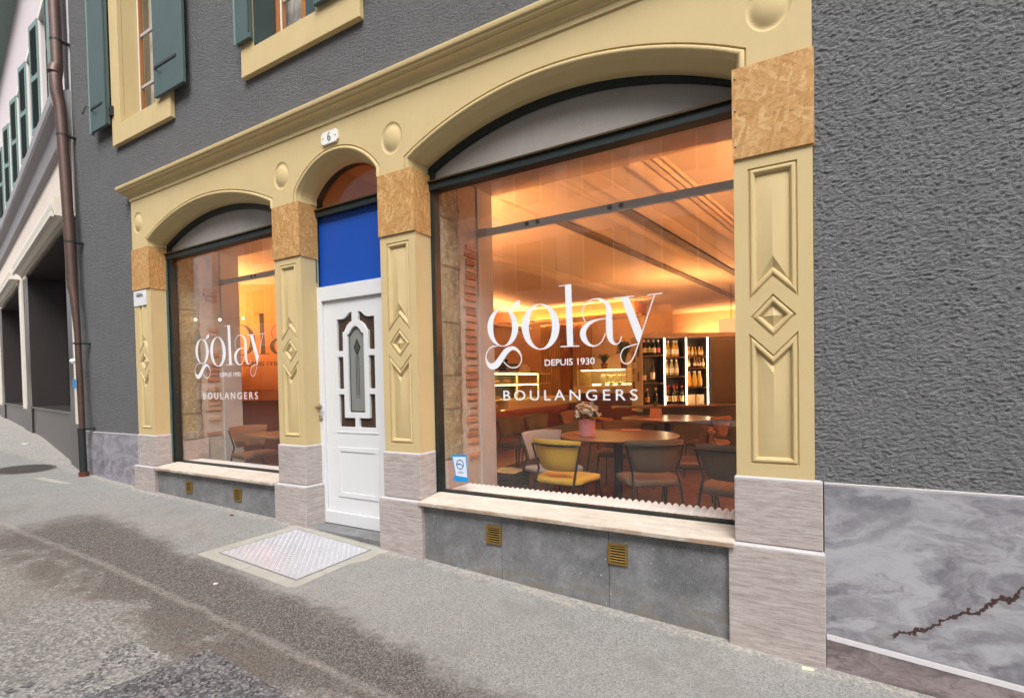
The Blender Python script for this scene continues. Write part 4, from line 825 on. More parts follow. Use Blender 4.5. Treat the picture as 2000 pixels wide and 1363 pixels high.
# thick wall piers beside the windows, their facings left raw
def pier(x0, x1, name, seed, zs, zb, gap, stone_w):
    rnd = random.Random(seed)
    p = obj(name, MB().box(x0, x1-.02, .27, .80, FZ, 2.1), 'mortar', bld)
    obj('concrete_cheek', MB().box(x0, x1, .800, 1.05, FZ, 1.79), 'concrete_in', p, bevel=.004)
    z = -.62
    while z < 1.75:
        h_ = rnd.uniform(.26, .5); m = MB(); n = 7
        rs = []
        for k in range(n+1):
            zz = z+.008+(h_-.016)*k/n
            rs.append([(x1-.03, .275, zz)]+[(x1-.006+rnd.uniform(-.007, .009), .285+(stone_w-.02)*j/5+(rnd.uniform(-.012, .012) if j == 5 else 0), zz) for j in range(6)]+[(x1-.03, .28+stone_w, zz)])
        m.rings(rs, False); obj('stone_block', m, 'rough', p, smooth=60); z += h_
    m = MB(); rs = []
    for k in range(9):
        zz = FZ+(-.63-FZ)*k/8; rs.append([(x1-.03, .275, zz)]+[(x1+rnd.uniform(-.008, .012), .285+.30*j/6, zz) for j in range(7)]+[(x1-.03, .59, zz)])
    m.rings(rs, False); obj('stone_block', m, 'rough_pink', p, smooth=60)
    z = zs; k = 0
    while z < zb:
        if rnd.random() > gap:
            y0 = .60+rnd.uniform(-.022, .022); y1 = .765+rnd.uniform(-.02, .008); j = [rnd.uniform(-.004, .004) for _ in range(8)]; e = rnd.uniform(-.006, .002)
            obj('brick', MB().add([(x1-.03, y0, z), (x1-.03, y1, z), (x1+e, y1+j[0], z+.004+j[1]), (x1+e+j[7], y0+j[2], z+.003+j[3]), (x1-.03, y0, z+.049), (x1-.03, y1, z+.049), (x1+e, y1+j[4], z+.047+j[5]), (x1+e, y0+j[6], z+.046)], [(0, 1, 2, 3), (7, 6, 5, 4), (3, 2, 6, 7), (0, 3, 7, 4), (1, 5, 6, 2)]), M['brick'][rnd.randrange(4)], p, bevel=.003)
        z += .0625
    return p
pier(-7.6, -6.45, 'window_pier', 3, -.60, 1.35, .45, .26); pier(-2.95, -2.48, 'window_pier', 5, -.72, 1.20, .04, .25)
obj('window_pier', MB().box(-4.30, -3.93, .27, 1.05, FZ, 2.1), 'concrete_in', bld); obj('window_pier', MB().box(-.285, .5, .46, 1.05, FZ, 2.1), 'concrete_in', bld)
obj('door_lobby', MB().box(-3.93, -2.95, 1.1, 1.15, FZ, 2.3).box(-3.93, -2.95, .27, 1.099, 2.12, 2.2).box(-3.93, -3.90, .27, 1.099, FZ, 2.119).box(-2.98, -2.95, .27, 1.099, FZ, 2.119), 'orange_wall', bld)
ll = thing('added_lobby_lamp', 'added globe lamp hidden in the door lobby behind the blue panel', 'lamp', (-3.45, 1.0, 1.25)); obj('globe', MB().sphere((0, 0, 0), .07, 14, 10), 'added_lobby_bulb', ll, smooth=True); obj('arm', MB().box(-.012, .012, .06, .10, -.012, .012), 'steel', ll)  # unseen lamp added to light the lobby behind the fan pane
# white boards behind the panes
m = MB(); rs = []; n = 47*8
for y, dz in ((.285, 0), (.545, 0)): rs.append([(-2.46+2.16*i/n, y, -.874+.022*abs(math.sin(math.pi*47*i/n))) for i in range(n+1)])
rs.append([(x, y, z-.004) for x, y, z in rs[-1]]); rs.insert(0, [(x, y-.002, -.885) for x, y, z in rs[0]]); m.rings(rs, False)
tag(obj('corrugated_shelf', m, 'radiator', smooth=70), 'white corrugated board lying along the foot of the large window', 'corrugated board')
tag(obj('window_board', MB().box(-6.40, -4.27, .275, .47, -.884, -.862), 'radiator', bevel=.003), 'plain white board lying along the foot of the small window', 'window board')
# steel rails across the windows
def rail(x0, x1, y, z, label, holes):
    t = thing('window_rail', label, 'rail', (x0, y, z))
    L_ = x1-x0
    obj('bar', MB().box(0, L_, -.02, .02, -.028, .010).box(0, L_, -.02, -.016, .0105, .030).box(0, L_, .016, .02, .0105, .030), 'rail', t, bevel=.003); obj('end_bracket', MB().box(-.012, .10, -.026, -.0205, -.036, .036), 'steel', t, bevel=.003)
    for hx in holes:
        b = MB().lathe([(.019, 0), (.019, .006), (.012, .007), (.012, .002)], 12); b.v = [(hx+a, -.021-c_, b_+.002) for a, b_, c_ in b.v]; obj('socket', b, 'iron', t)
rail(-2.47, -.28, .80, 1.325, 'long grey steel rail across the large window, held by the concrete pier', (.50, .60, 1.22, 1.31)); rail(-6.44, -4.26, .80, 1.345, 'grey steel rail across the small window left of the door', (.68, .76, 1.5))
t = thing('bulb_string', 'string of three tiny lit amber bulbs inside the small window', 'string lights', (-6.49, .45, .83))
obj('cord', MB().tube([(.05, 0, .030), (.10, 0, .024), (.61, 0, -.018), (1.06, 0, -.038), (2.2, 0, -.05)], .0012, 5), 'black_metal', t)
for x, z in ((.10, .012), (.61, -.03), (1.06, -.05)): obj('bulb', MB().sphere((x, -.005, z), .012), 'bulb', t)

# ceiling ducts and plaster mouldings
def beam(x22, y0, y1, label, core, lines):
    dx = .155; t = thing('ceiling_beam', label, 'ceiling beam', (x22+dx*(y0-2.2), y0, 1.80), -math.atan(dx))
    L_ = (y1-y0)*1.012
    if core: obj('duct', MB().box(-.055, .055, 1.02, L_, -.035, -.002), 'beam', t, bevel=.004)
    for u0, u1, dz in [(u0, u1, dz*.6) for u0, u1, dz in lines]: obj('moulding', MB().rings([[(u0, y, 0), (u0+.006, y, -dz), (u0+.25*(u1-u0), y, -dz*1.1), (u0+.7*(u1-u0), y, -dz*.6), (u1, y, -dz*.3), (u1, y, 0)] for y in (0, L_)], True, True, True), 'ceiling', t, smooth=40)
beam(-3.95, 1.10, 8.25, 'bundle of cream plaster mouldings on the ceiling left of both taupe ducts', False, ((-.20, -.10, .05), (-.09, -.03, .03), (-.02, .10, .06), (.12, .16, .02)))
beam(-2.30, 1.10, 9.2, 'narrow taupe duct on the ceiling, the left one of two', True, ((-.10, -.07, .02),))
beam(-1.58, 1.10, 9.2, 'taupe duct on the ceiling with cream mouldings at its left, the right one of two', True, ((-.26, -.14, .05), (-.13, -.075, .03), (.09, .24, .05)))
beam(-.90, 1.10, 9.2, 'bundle of cream plaster mouldings on the ceiling right of both taupe ducts', False, ((-.16, -.05, .06), (-.03, .02, .03), (.04, .07, .03), (.10, .13, .02)))
ws = thing('wall_sconce', 'small glowing half-bowl sconce at the top of the concrete pier in the large window', 'lamp', (-2.56, 1.13, 1.53)); obj('bowl', MB().lathe([(.02, -.09), (.06, -.075), (.085, -.03), (.09, .03), (.082, .03), (.075, -.02), (.02, -.07)], 18), 'shade', ws, smooth=50); obj('bulb', MB().sphere((0, 0, -.01), .035, 10, 6), 'lamp_bulb', ws, smooth=True); obj('bracket', MB().box(-.02, .02, -.075, -.03, -.09, -.06), 'steel', ws)

# apricot wall with black lettering
def wp(t, z, o=0): return (-8.2+.867*t+.498*o, 2.5+.498*t-.867*o, z)
def wbox(t0, t1, o0, o1, z0, z1): return MB().add([wp(t0, z0, o1), wp(t1, z0, o1), wp(t1, z0, o0), wp(t0, z0, o0), wp(t0, z1, o1), wp(t1, z1, o1), wp(t1, z1, o0), wp(t0, z1, o0)], [(0, 3, 2, 1), (4, 5, 6, 7), (0, 1, 5, 4), (1, 2, 6, 5), (2, 3, 7, 6), (3, 0, 4, 7)])
lw = thing('lettered_wall', 'apricot wall with black painted lettering above brown panelling', 'wall', wp(0, FZ), world=True)
obj('wall', wbox(-.75, 2.0, -.12, 0, FZ, 1.85), 'orange_wall', lw)
obj('wainscot', wbox(-.75, 2.0, .002, .03, FZ, -.233), 'brown_wood', lw); obj('wainscot_cap', wbox(-.75, 2.0, .002, .045, -.250, -.230), 'brown_wood', lw, bevel=.003); obj('dado_rail', wbox(-.75, 2.0, .002, .022, -.052, -.030), 'orange_wall', lw, bevel=.004)
letters(logo_letters(0), lambda x, y, z: wp(-1.06+x*1.66, .572+z*1.66, .004-y), 'black', lw); letters(islands(text_mb('DEPUIS 1930', -.295, .33, .373, .073, 0, .012)), lambda x, y, z: wp(x, z, .004-y), 'black', lw)

# chairs
def make_chair():
    t = thing('chair', 'x', 'chair')
    s = MB(); rs = []
    for z, e in ((.435, .012), (.442, 0), (.472, 0), (.482, .010), (.486, .03)):
        P_ = []
        for k in range(28):
            a = 2*math.pi*k/28; c_, s_ = math.cos(a), math.sin(a)
            x = math.copysign(abs(c_)**.45, c_)*(.235-e)*(1+.06*(s_ > 0)*s_); y = math.copysign(abs(s_)**.45, s_)*(.225-e)
            P_.append((x, y+.02, z+(.006*math.cos(a*2))))
        rs.append(P_)
    s.rings(rs, True, True, True); obj('seat', s, 'f_yellow', t, smooth=60)
    b = MB(); n = 14; front = []; rows = 6
    def bp_(u, v, o): # u -1..1 across, v 0..1 up
        hw = .175+.075*v; ang = u*.95; y = -.20-.045*v+.085*(u*u)+o*math.cos(ang*.5); return (u*hw*(1-.02*u*u), y, .545+.26*v+(.012*(1-u*u) if v == 1 else 0))
    grid = [[bp_(-1+2*i/n, v, .032*(1 if 0 < v < 1 else .3)*(1-abs(-1+2*i/n)**6)) for i in range(n+1)] for v in (0, .06, .35, .7, .94, 1)]
    gridb = [[bp_(-1+2*i/n, v, -.012*(1 if 0 < v < 1 else -.2)) for i in range(n+1)] for v in (0, .06, .35, .7, .94, 1)]
    loops = [[g[i] for g in grid]+[g[i] for g in reversed(gridb)] for i in range(n+1)]
    b.rings(loops, True, True, True); obj('backrest', b, 'f_yellow', t, smooth=60)
    top = [bp_(-1+2*i/12, .86, -.022) for i in range(13)]
    L1 = [(-.235, -.285, 0), (-.205, -.235, .44), (-.188, -.16, .56)]; 
    path = [(-.185, -.155, .545)]+[(x*1.03, y, z) for x, y, z in top]+[(.185, -.155, .545)]
    obj('back_frame', MB().tube(path, .010, 7), 'black_metal', t, smooth=60)
    for sx in (-1, 1):
        obj('leg', MB().tube([(sx*.225, -.275, 0), (sx*.195, -.215, .43), (sx*.186, -.158, .55)], .0105, 7), 'black_metal', t, smooth=60)
        obj('leg', MB().tube([(sx*.235, .235, 0), (sx*.205, .20, .44)], .0105, 7), 'black_metal', t, smooth=60)
    obj('seat_frame', MB().tube([(-.2, -.21, .428), (-.205, .2, .43), (.205, .2, .43), (.2, -.21, .428)], .009, 6), 'black_metal', t)
    return t
proto = make_chair(); KIDS[proto.name] = list(proto.children); used = []
def chair(x, y, fx, fy, fab, label, sc_=1.0, group='upholstered chairs around the tables'):
    c = proto if not used else copy_tree(proto)
    used.append(c); c.location = (x, y, FZ); c.rotation_euler = (0, 0, math.atan2(-fx, fy)); c['label'] = label; c['group'] = group
    for k in (c.children if c is not proto else KIDS[proto.name]):
        if k.name.startswith(('seat', 'backrest')) and not k.name.startswith('seat_frame'):
            k.material_slots[0].link = 'OBJECT'; k.material_slots[0].material = M[fab]
bpy.context.view_layer.update()
CH = [(-1.76, 1.04, .15, .97, 'f_yellow', 'mustard yellow chair with its back to the window, nearest the white board'),
 (-1.11, 1.27, -.17, .26, 'f_brown', 'taupe brown chair with its back to the window, right of the mustard one'),
 (-2.08, 1.42, .75, -.40, 'f_grey', 'lilac grey chair at the left side of the flower pot table'),
 (-1.82, 2.72, .12, -1, 'f_brown', 'dark brown chair on the far side of the flower pot table'),
 (-.98, 2.28, -.85, -.25, 'f_rust', 'rust brown chair at the right side of the flower pot table'),
 (-.42, 1.15, .15, .9, 'f_brown', 'brown chair half hidden by the right-hand pilaster'),
 (-1.02, 4.02, -.9, .35, 'f_rust', 'rosy brown chair at the right of the far round table'),
 (-2.20, 3.60, .5, .7, 'f_orange', 'amber chair at the left of the far round table'),
 (-1.70, 3.25, .05, 1, 'f_dark', 'dark chair with its back to the flower pot table, before the far round table'),
 (-3.35, 3.05, .9, -.35, 'f_dark', 'olive grey chair before the red counter, nearest the concrete pier'),
 (-3.30, 3.75, .9, -.35, 'f_dark', 'olive grey chair before the red counter, middle of its row'),
 (-3.10, 4.60, .9, -.35, 'f_rust', 'brown chair before the red counter, farthest of its row'),
 (-5.97, .90, .95, -.12, 'f_tan', 'tan chair behind the small window, left of the square table')]
for c_ in CH: chair(*c_)
def table(x, y, r, label, name='round_table', h=.74, thick=.028):
    t = thing(name, label, 'table', (x, y, FZ))
    obj('table_top', MB().lathe([(r-.03, h-thick), (r, h-.008), (r, h-.003), (r-.004, h)], 48), 'table', t, smooth=30)
    obj('column', MB().lathe([(.05, .03), (.05, h-.03), (.12, h-.029)], 16), 'black_metal', t, smooth=30); obj('base', MB().lathe([(.27, 0), (.27, .012), (.06, .032)], 24), 'black_metal', t, smooth=30)
    return t
table(-1.615, 2.03, .605, 'round walnut table holding the white flowers in the pink pot'); table(-1.66, 4.50, .66, 'round walnut table before the lit bottle cabinet')
tt = thing('low_table', 'small dark table among the olive chairs by the red counter', 'table', (-2.75, 3.5, FZ)); obj('table_top', MB().box(-.35, .35, -.9, .9, .62, .645), 'matte_dark', tt, bevel=.004); obj('column', MB().box(-.04, .04, -.04, .04, .02, .62), 'black_metal', tt); obj('base', MB().box(-.2, .2, -.2, .2, 0, .02), 'black_metal', tt)
tt = thing('square_table', 'square walnut table behind the small window, right of the tan chair', 'table', (-5.41, .92, FZ)); obj('table_top', MB().box(-.38, .38, -.38, .38, .715, .74), 'table', tt, bevel=.004); obj('column', MB().box(-.035, .035, -.035, .035, .02, .715), 'black_metal', tt); obj('base', MB().box(-.22, .22, -.22, .22, 0, .02), 'black_metal', tt)

# flower pot and table things
TZ = FZ+.741
fp = thing('flower_pot', 'pink glazed pot with a bunch of cream flowers on the near round table', 'flower pot', (-1.86, 1.80, TZ))
obj('pot', MB().lathe([(.078, 0), (.082, .004), (.082, .024), (.079, .027), (.082, .030), (.084, .165), (.080, .168), (.074, .16), (.074, .15)], 28), 'pink', fp, smooth=40)
m = MB(); rr = random.Random(4)
for i in range(70):
    a = rr.uniform(0, 6.28); l = rr.uniform(.03, .11); zz = .14+rr.uniform(0, .10); s_ = rr.uniform(.02, .04); c0 = (math.cos(a)*l, math.sin(a)*l, zz)
    ux, uy = math.cos(a+.3), math.sin(a+.3); m.add([c0, (c0[0]+ux*s_-uy*s_*.5, c0[1]+uy*s_+ux*s_*.5, zz+s_*.3), (c0[0]+ux*s_*2, c0[1]+uy*s_*2, zz-s_*.2), (c0[0]+ux*s_+uy*s_*.5, c0[1]+uy*s_-ux*s_*.5, zz+s_*.3)], [(0, 1, 2, 3)])
stuff(obj('foliage', m, 'leaf', fp))
bl = MB()
for k in range(5):
    a = k*1.2566; ux, uy = math.cos(a), math.sin(a); bl.add([(0, 0, -.004), (ux*.012-uy*.010, uy*.012+ux*.010, .004), (ux*.027, uy*.027, .003), (ux*.012+uy*.010, uy*.012-ux*.010, .004)], [(0, 1, 2, 3)])
bl.sphere((0, 0, .002), .006, 6, 4)
b0 = None
for i in range(64):
    a = rr.uniform(0, 6.28); q = math.sqrt(rr.random()); l = q*.125; loc = (math.cos(a)*l, math.sin(a)*l, .235+.10*(1-q**3)+rr.uniform(-.04, .015))
    if b0 is None: b0 = obj('blossom', bl, 'petal', fp, loc=loc); o = b0
    else: o = b0.copy(); col.objects.link(o); o.location = loc
    o.rotation_euler = (loc[1]*-9+rr.uniform(-.3, .3), loc[0]*9, rr.uniform(0, 3)); s_ = rr.uniform(.85, 1.25); o.scale = (s_, s_, s_)
def card(x, y, z, a, w, d, label, name='menu_card', mat='menu', th=.008):
    o = obj(name, MB().box(-w/2, w/2, -d/2, d/2, 0, th), mat, loc=(x, y, z), bevel=.002); o.rotation_euler.z = a; return tag(o, label, 'menu')
card(-1.60, 2.48, TZ, .5, .22, .15, 'salmon menu card lying right of the flower pot'); card(-1.98, 2.0, TZ, .9, .20, .14, 'salmon menu card half hidden behind the pink pot'); card(-1.80, 4.02, TZ, .3, .34, .2, 'large salmon menu on the far round table')
tb = thing('table_sign', 'small orange tent card with dark sprig on the far round table', 'table sign', (-1.76, 4.22, TZ)); obj('card', MB().add([(-.08, -.03, 0), (.08, -.03, 0), (.08, 0, .15), (-.08, 0, .15), (-.08, .03, 0), (.08, .03, 0)], [(0, 1, 2, 3), (3, 2, 5, 4), (0, 3, 4), (1, 5, 2), (0, 4, 5, 1)]), 'menu', tb)
sp_ = MB()
for i in range(26): a = rr.uniform(0, 6.28); l = rr.uniform(.0, .05); z = .15+rr.uniform(0, .09); sp_.add([(math.cos(a)*l, math.sin(a)*l, z), (math.cos(a)*l+.02, math.sin(a)*l, z+.015), (math.cos(a)*l*1.6, math.sin(a)*l*1.6+.02, z+.02)], [(0, 1, 2)])
stuff(obj('sprig', sp_, 'leaf', tb))
ps = thing('pierced_stool', 'dark pierced stool on the carpet beside the concrete pier', 'stool', (-2.50, 1.30, FZ)); m = MB().box(-.15, .15, -.15, .15, .40, .43)
obj('stool_top', m, 'dark_panel', ps, bevel=.004)
m = MB()
for s in (-1, 1):
    for k in range(7): m.box(-.15+k*.047, -.135+k*.047, s*.148-.006, s*.148+.006, 0, .40); m.box(s*.148-.006, s*.148+.006, -.15+k*.047, -.135+k*.047, 0, .40)
    for k in range(8): m.box(-.15, .15, s*.146-.004, s*.146+.004, .02+k*.05, .032+k*.05); m.box(s*.146-.004, s*.146+.004, -.15, .15, .02+k*.05, .032+k*.05)
obj('lattice', m, 'dark_panel', ps)

# counter, display cases, slatted screens
ct = thing('counter', 'rust red bakery counter lit from under its cream stone top', 'counter', (-4.9, 5.8, FZ), world=True)
obj('counter_front', MB().box(-5.4, -4.77, 3.2, 8.30, FZ+.12, -.47), 'red_face', ct); obj('plinth', MB().box(-5.4, -4.82, 3.2, 8.3, FZ, FZ+.12), 'dark_panel', ct)
obj('counter_top', MB().box(-5.45, -4.72, 3.2, 4.79, -.468, -.40), 'cream_top', ct, bevel=.004); obj('counter_top', MB().box(-5.45, -4.50, 4.80, 8.20, -.50, -.34), 'cream_top', ct, bevel=.006)
obj('light_strip', MB().box(-4.70, -4.68, 4.86, 8.15, -.512, -.503), 'led_red', ct)
obj('counter_front', MB().box(-4.64, -3.35, 8.21, 9.0, FZ, -.30), 'red_face', ct); obj('counter_top', MB().box(-4.66, -3.33, 8.19, 9.02, -.298, -.127), 'cream_top', ct, bevel=.004)
dc = thing('pastry_case', 'brightly lit glass pastry case on the counter left of the oak slats', 'display case', (-4.85, 5.2, -.338), world=True)
for z in (.165, -.04, -.335): obj('shelf', MB().box(-5.15, -4.56, 4.3, 6.2, z, z+.018), 'cream_top', dc)
for y in (4.32, 5.28, 6.17):
    obj('post', MB().box(-4.60, -4.57, y-.02, y+.02, -.336, .165), 'cream_top', dc)
obj('case_glass', MB().box(-4.572, -4.566, 4.31, 6.16, -.33, .165), 'glass_case', dc); obj('light_strip', MB().box(-4.62, -4.603, 4.35, 6.15, .148, .160), 'led_case', dc); obj('light_strip', MB().box(-4.62, -4.603, 4.35, 6.15, -.057, -.045), 'led_case', dc); obj('light_strip', MB().box(-4.72, -4.705, 4.35, 6.15, .150, .160), 'led_case', dc); obj('back_panel', MB().box(-5.18, -5.152, 4.3, 6.2, -.335, .165), 'dark_panel', dc)
for k, (y0, y1, z) in enumerate(((6.22, 6.75, .16), (6.22, 6.75, -.04))): obj('side_shelf', MB().box(-5.1, -4.58, y0, y1, z, z+.012), 'cream_top', dc)
for k in range(9):
    o = MB().sphere((0, 0, .035), (.05+.01*(k % 3), .09, .035), 10, 6); o = obj('bread_loaf', o, 'f_tan', loc=(-4.80-.12*(k % 2), 4.5+.19*k, -.020 if k % 2 else -.316), smooth=True); tag(o, 'small browned loaf, %s from the left on the %s shelf of the pastry case' % (('first', 'second', 'third', 'fourth', 'fifth')[k//2], 'middle' if k % 2 else 'bottom'), 'bread', 'loaves in the pastry case')
sc2 = thing('snack_case', 'lower glass case on a cream base at the far end of the counter', 'display case', (-3.97, 8.55, -.125), world=True)
obj('light_strip', MB().box(-4.5, -3.45, 8.80, 8.82, -.10, -.088), 'led_case', sc2); obj('case_glass', MB().box(-4.56, -3.38, 8.24, 8.246, -.12, .245), 'glass_case', sc2); obj('case_glass', MB().box(-3.386, -3.38, 8.25, 8.8, -.12, .245), 'glass_case', sc2); obj('case_top', MB().box(-4.58, -3.36, 8.22, 8.85, .248, .262), 'cream_top', sc2); obj('light_strip', MB().box(-4.5, -3.45, 8.30, 8.315, .232, .246), 'led_case', sc2)
for x in (-4.57, -3.385): obj('post', MB().box(x-.015, x+.015, 8.22, 8.24, -.125, .246), 'cream_top', sc2)
for k in range(3):
    j = thing('glass_jar', 'clear jar inside the far snack case, %s of three' % ('leftmost', 'middle one', 'rightmost')[k], 'jar', (-4.05+.2*k, 8.55, -.124), group='jars in the snack case'); obj('body', MB().lathe([(.055, 0), (.06, .02), (.06, .17), (.045, .2), (.05, .21)], 12), 'b_clear', j, smooth=40); obj('lid', MB().lathe([(.052, .211), (.052, .235)], 12), 'cream_top', j)
def screen(x0, x1, y, z0, z1, label, pitch=.042):
    t = thing('slat_screen', label, 'screen', ((x0+x1)/2, y, z0)); n = int((x1-x0)/pitch); w = x1-x0; f = None
    for k in range(n):
        x = -w/2+(k+.5)*w/n
        if f is None: f = obj('slat', MB().box(-.012, .012, -.02, .02, 0, z1-z0), 'slat', t, loc=(x, 0, 0)); o = f
        else: o = f.copy(); col.objects.link(o); o.location = (x, 0, 0)
    obj('backing', MB().box(-w/2, w/2, .03, .045, 0, z1-z0), 'brown_wood', t)
screen(-5.62, -5.08, 8.4, -.40, 1.52, 'oak slat screen behind the lit pastry case'); screen(-4.80, -4.32, 8.5, -.30, 1.48, 'oak slat screen right of the brown column')
co_ = thing('panelled_column', 'brown wood column between the two oak slat screens', 'column', (-4.94, 8.4, FZ)); obj('shaft', MB().box(-.13, .13, -.05, .2, .85, 3.1), 'brown_wood', co_, bevel=.005); obj('foot', MB().box(-.16, .16, -.08, .2, 0, .848), 'cream_top', co_)
structure(obj('ceiling_bulkhead', MB().box(-9, -3.2, 8.3, 9.3, 1.55, 1.80), 'orange_wall')); structure(obj('room_wall', MB().box(-9, -2.6, 9.3, 9.4, FZ, 1.8), 'wall_in'))
def machine(x, y, z, w, h_, label):
    t = thing('coffee_machine', label, 'coffee machine', (x, y, z)); obj('body', MB().box(-.2, .2, -w/2, w/2, .03, h_*.7), 'dark_panel', t, bevel=.01); obj('hopper', MB().lathe([(.06, h_*.7), (.09, h_)], 10), 'black_metal', t); obj('drip_tray', MB().box(-.25, .25, -w/2, w/2, 0, .028), 'steel', t, bevel=.004); obj('spout', MB().box(.2, .26, -.04, .04, h_*.35, h_*.5), 'steel', t)
machine(-5.0, 4.75, .184, .34, .28, 'black coffee grinder on the left end of the pastry case'); machine(-5.0, 5.5, .184, .5, .26, 'wide black coffee machine on top of the pastry case')
for k, (y, s_) in enumerate(((5.95, .12), (6.1, .09))):
    o = obj('carton', MB().box(-s_/2, s_/2, -s_/2, s_/2, 0, s_*1.4), 'paper', loc=(-4.8, y, .184), bevel=.003); tag(o, ('larger' if k == 0 else 'smaller')+' paper carton right of the coffee machine', 'carton')
cm = thing('dome_camera', 'small dark dome camera under the bulkhead left of the slats', 'camera', (-5.78, 8.28, 1.55)); obj('dome', MB().sphere((0, 0, -.05), .07, 10, 6), 'black_metal', cm, smooth=True); obj('mount', MB().lathe([(.06, -.03), (.06, 0)], 10), 'white', cm)
def plant(x, y, z, label, n, spread, hh, flower):
    t = thing('potted_plant', label, 'plant', (x, y, z)); r_ = random.Random(n); obj('pot', MB().lathe([(.06, 0), (.085, .14), (.075, .14)], 14), 'brown_wood', t, smooth=40); m = MB()
    for i in range(n):
        a = r_.uniform(0, 6.28); L_ = spread*r_.uniform(.5, 1); h2 = hh*r_.uniform(.5, 1); w = .010+.014*flower; pts = [(math.cos(a)*L_*u, math.sin(a)*L_*u, .12+h2*math.sin(u*2.3)) for u in (0, .25, .5, .75, 1)]
        m.rings([[(px-math.sin(a)*w*k, py+math.cos(a)*w*k, pz) for (px, py, pz), k in zip(pts, (1, 1.6, 1.5, 1, .1))], [(px+math.sin(a)*w*k, py-math.cos(a)*w*k, pz) for (px, py, pz), k in zip(pts, (1, 1.6, 1.5, 1, .1))]], False)
    stuff(obj('leaves', m, 'leaf', t))
    if flower:
        m = MB()
        for i in range(24): m.sphere((r_.uniform(-.22, .2), r_.uniform(-.1, .1), .45+r_.uniform(-.1, .25)), .022, 6, 4)
        stuff(obj('flowers', m, 'f_orange', t))
plant(-4.0, 8.5, .263, 'spiky green plant on top of the far snack case', 34, .36, .26, 0); plant(-3.55, 8.6, .263, 'dark leafy plant with amber blossoms by the cabinet side', 60, .24, .55, 1)
lm = thing('pendant_lamp', 'glowing drum lampshade hanging behind the bottle cabinet', 'lamp', (-1.12, 7.6, .86)); obj('lamp_shade', MB().rings([[(r_*math.cos(2*math.pi*i/28), r_*math.sin(2*math.pi*i/28), z) for i in range(28)] for r_, z in ((.22, 0), (.22, .27), (.212, .27), (.212, 0), (.22, 0))]), 'shade', lm, smooth=40); obj('cord', MB().tube([(0, 0, .2), (0, 0, .95)], .006, 6), 'black_metal', lm)
# cove lamps added out of view to wash the ceiling
def cove(x0, x1, y, z, label, tw=.02, led='cove'):
    t = thing('fill_lamp', label, 'lamp', ((x0+x1)/2, y, z)); w = (x1-x0)/2
    obj('trough', MB().box(-w, w, -.04-tw, -.03-tw, 0, .07).box(-w, w, -.03-tw, .04+tw, 0, .01), 'ceiling', t); obj('tube', MB().box(-w+.03, w-.03, -tw, tw, .012, .035), led, t); return t
cove(-6.2, -3.0, 8.2, 1.40, 'long cove lamp added unseen to wash the ceiling above the counter', .02, 'fill_mid')
cove(-2.6, 2.2, 11.2, 1.05, 'long cove lamp added unseen on the back wall behind the bottle cabinet', .05, 'fill_mid')
t = cove(-3.9, 3.9, 0, 1.25, 'long cove lamp added unseen along the right-hand wall of the room', .05); t.location = (2.5, 5.2, 1.25); t.rotation_euler.z = R(-90)
t = cove(-2.6, 2.6, 0, 1.30, 'cove lamp added unseen along the left-hand side of the room above the counter', .04, 'fill_mid'); t.location = (-6.0, 6.0, 1.30); t.rotation_euler.z = R(90)

cove(.55, 2.4, 1.16, .75, 'added unseen uplight trough on the inner face of the front wall, right of the large window', .05)
cove(-4.15, -3.05, 1.24, .55, 'added unseen uplight trough on the inner face of the front wall, behind the door', .03)
cove(-9.0, -7.7, 1.16, .75, 'added unseen uplight trough on the inner face of the front wall, left of the small window', .05)

# bottle cabinet ------------------------------------------------------------------
CA = math.atan2(.535, .845)
cb = thing('bottle_cabinet', 'dark cabinet of bottles lit by vertical white strips', 'cabinet', (-2.28, 5.50, FZ), CA)
Z0, Z1 = .86, 2.045; D_ = .34
px_ = lambda p: (p-380)*.001714; pz_ = lambda p: Z1-(p-470)*.001717
def B(n, a, mat, bev=0): return obj(n, MB().box(*a), mat, cb, bevel=bev)
B('top_board', (-.01, 1.75, -.02, D_, Z1-.045, Z1), 'panel_pale', .003); B('back_panel', (0, 1.75, D_-.02, D_, Z0, Z1-.046), 'dark_panel'); B('base', (.02, 1.75, .05, D_, 0, Z0-.032), 'dark_panel'); B('side_panel', (-.02, -.001, -.015, .60, .75, Z1), 'panel_pale', .003); B('end_panel', (1.17, 1.75, .0, D_-.022, Z0, Z1-.046), 'dark_panel', .003)
ledge = MB().prism([(-.30, 0), (1.22, 0)], 0, 0) if False else MB()
pts = [(-.40+.16*math.cos(a), -.06+.13*math.sin(a)) for a in [math.pi/2+math.pi*k/10 for k in range(11)]]+[(1.25, -.19), (1.25, .03), (-.40, .06)]
ledge.add([(x, y, Z0-.03) for x, y in pts]+[(x, y, Z0) for x, y in pts], [tuple(reversed(range(len(pts)))), tuple(range(len(pts), 2*len(pts)))]+[(i, (i+1) % len(pts), (i+1) % len(pts)+len(pts), i+len(pts)) for i in range(len(pts))]); obj('ledge', ledge, 'table', cb)
for p in (598, 815, 1030):
    d_ = B('divider', (px_(p)-.014, px_(p)+.014, .012, D_-.022, Z0+.001, Z1-.047), 'dark_panel'); obj('light_strip', MB().box(px_(p)-.008, px_(p)+.008, -.016, -.006, Z0+.01, pz_(500)), 'led', d_)
SH = {0: (0, .374, (665, 940)), 1: (.374, .746, (685, 878)), 2: (.746, 1.114, (685, 797, 988))}
for k, (a, b, ps) in SH.items():
    for p in ps: B('shelf', (a+.015, b-.015, .014, D_-.022, pz_(p)-.014, pz_(p)), 'table')
obj('light_strip', MB().box(.1, 1.7, .18, .30, Z1+.002, Z1+.008), 'fill_mid', cb); obj('top_lip', MB().box(-.008, 1.748, -.018, -.004, Z1+.001, Z1+.03), 'panel_pale', cb)  # unseen strip added to brighten the ceiling; the lip hides it

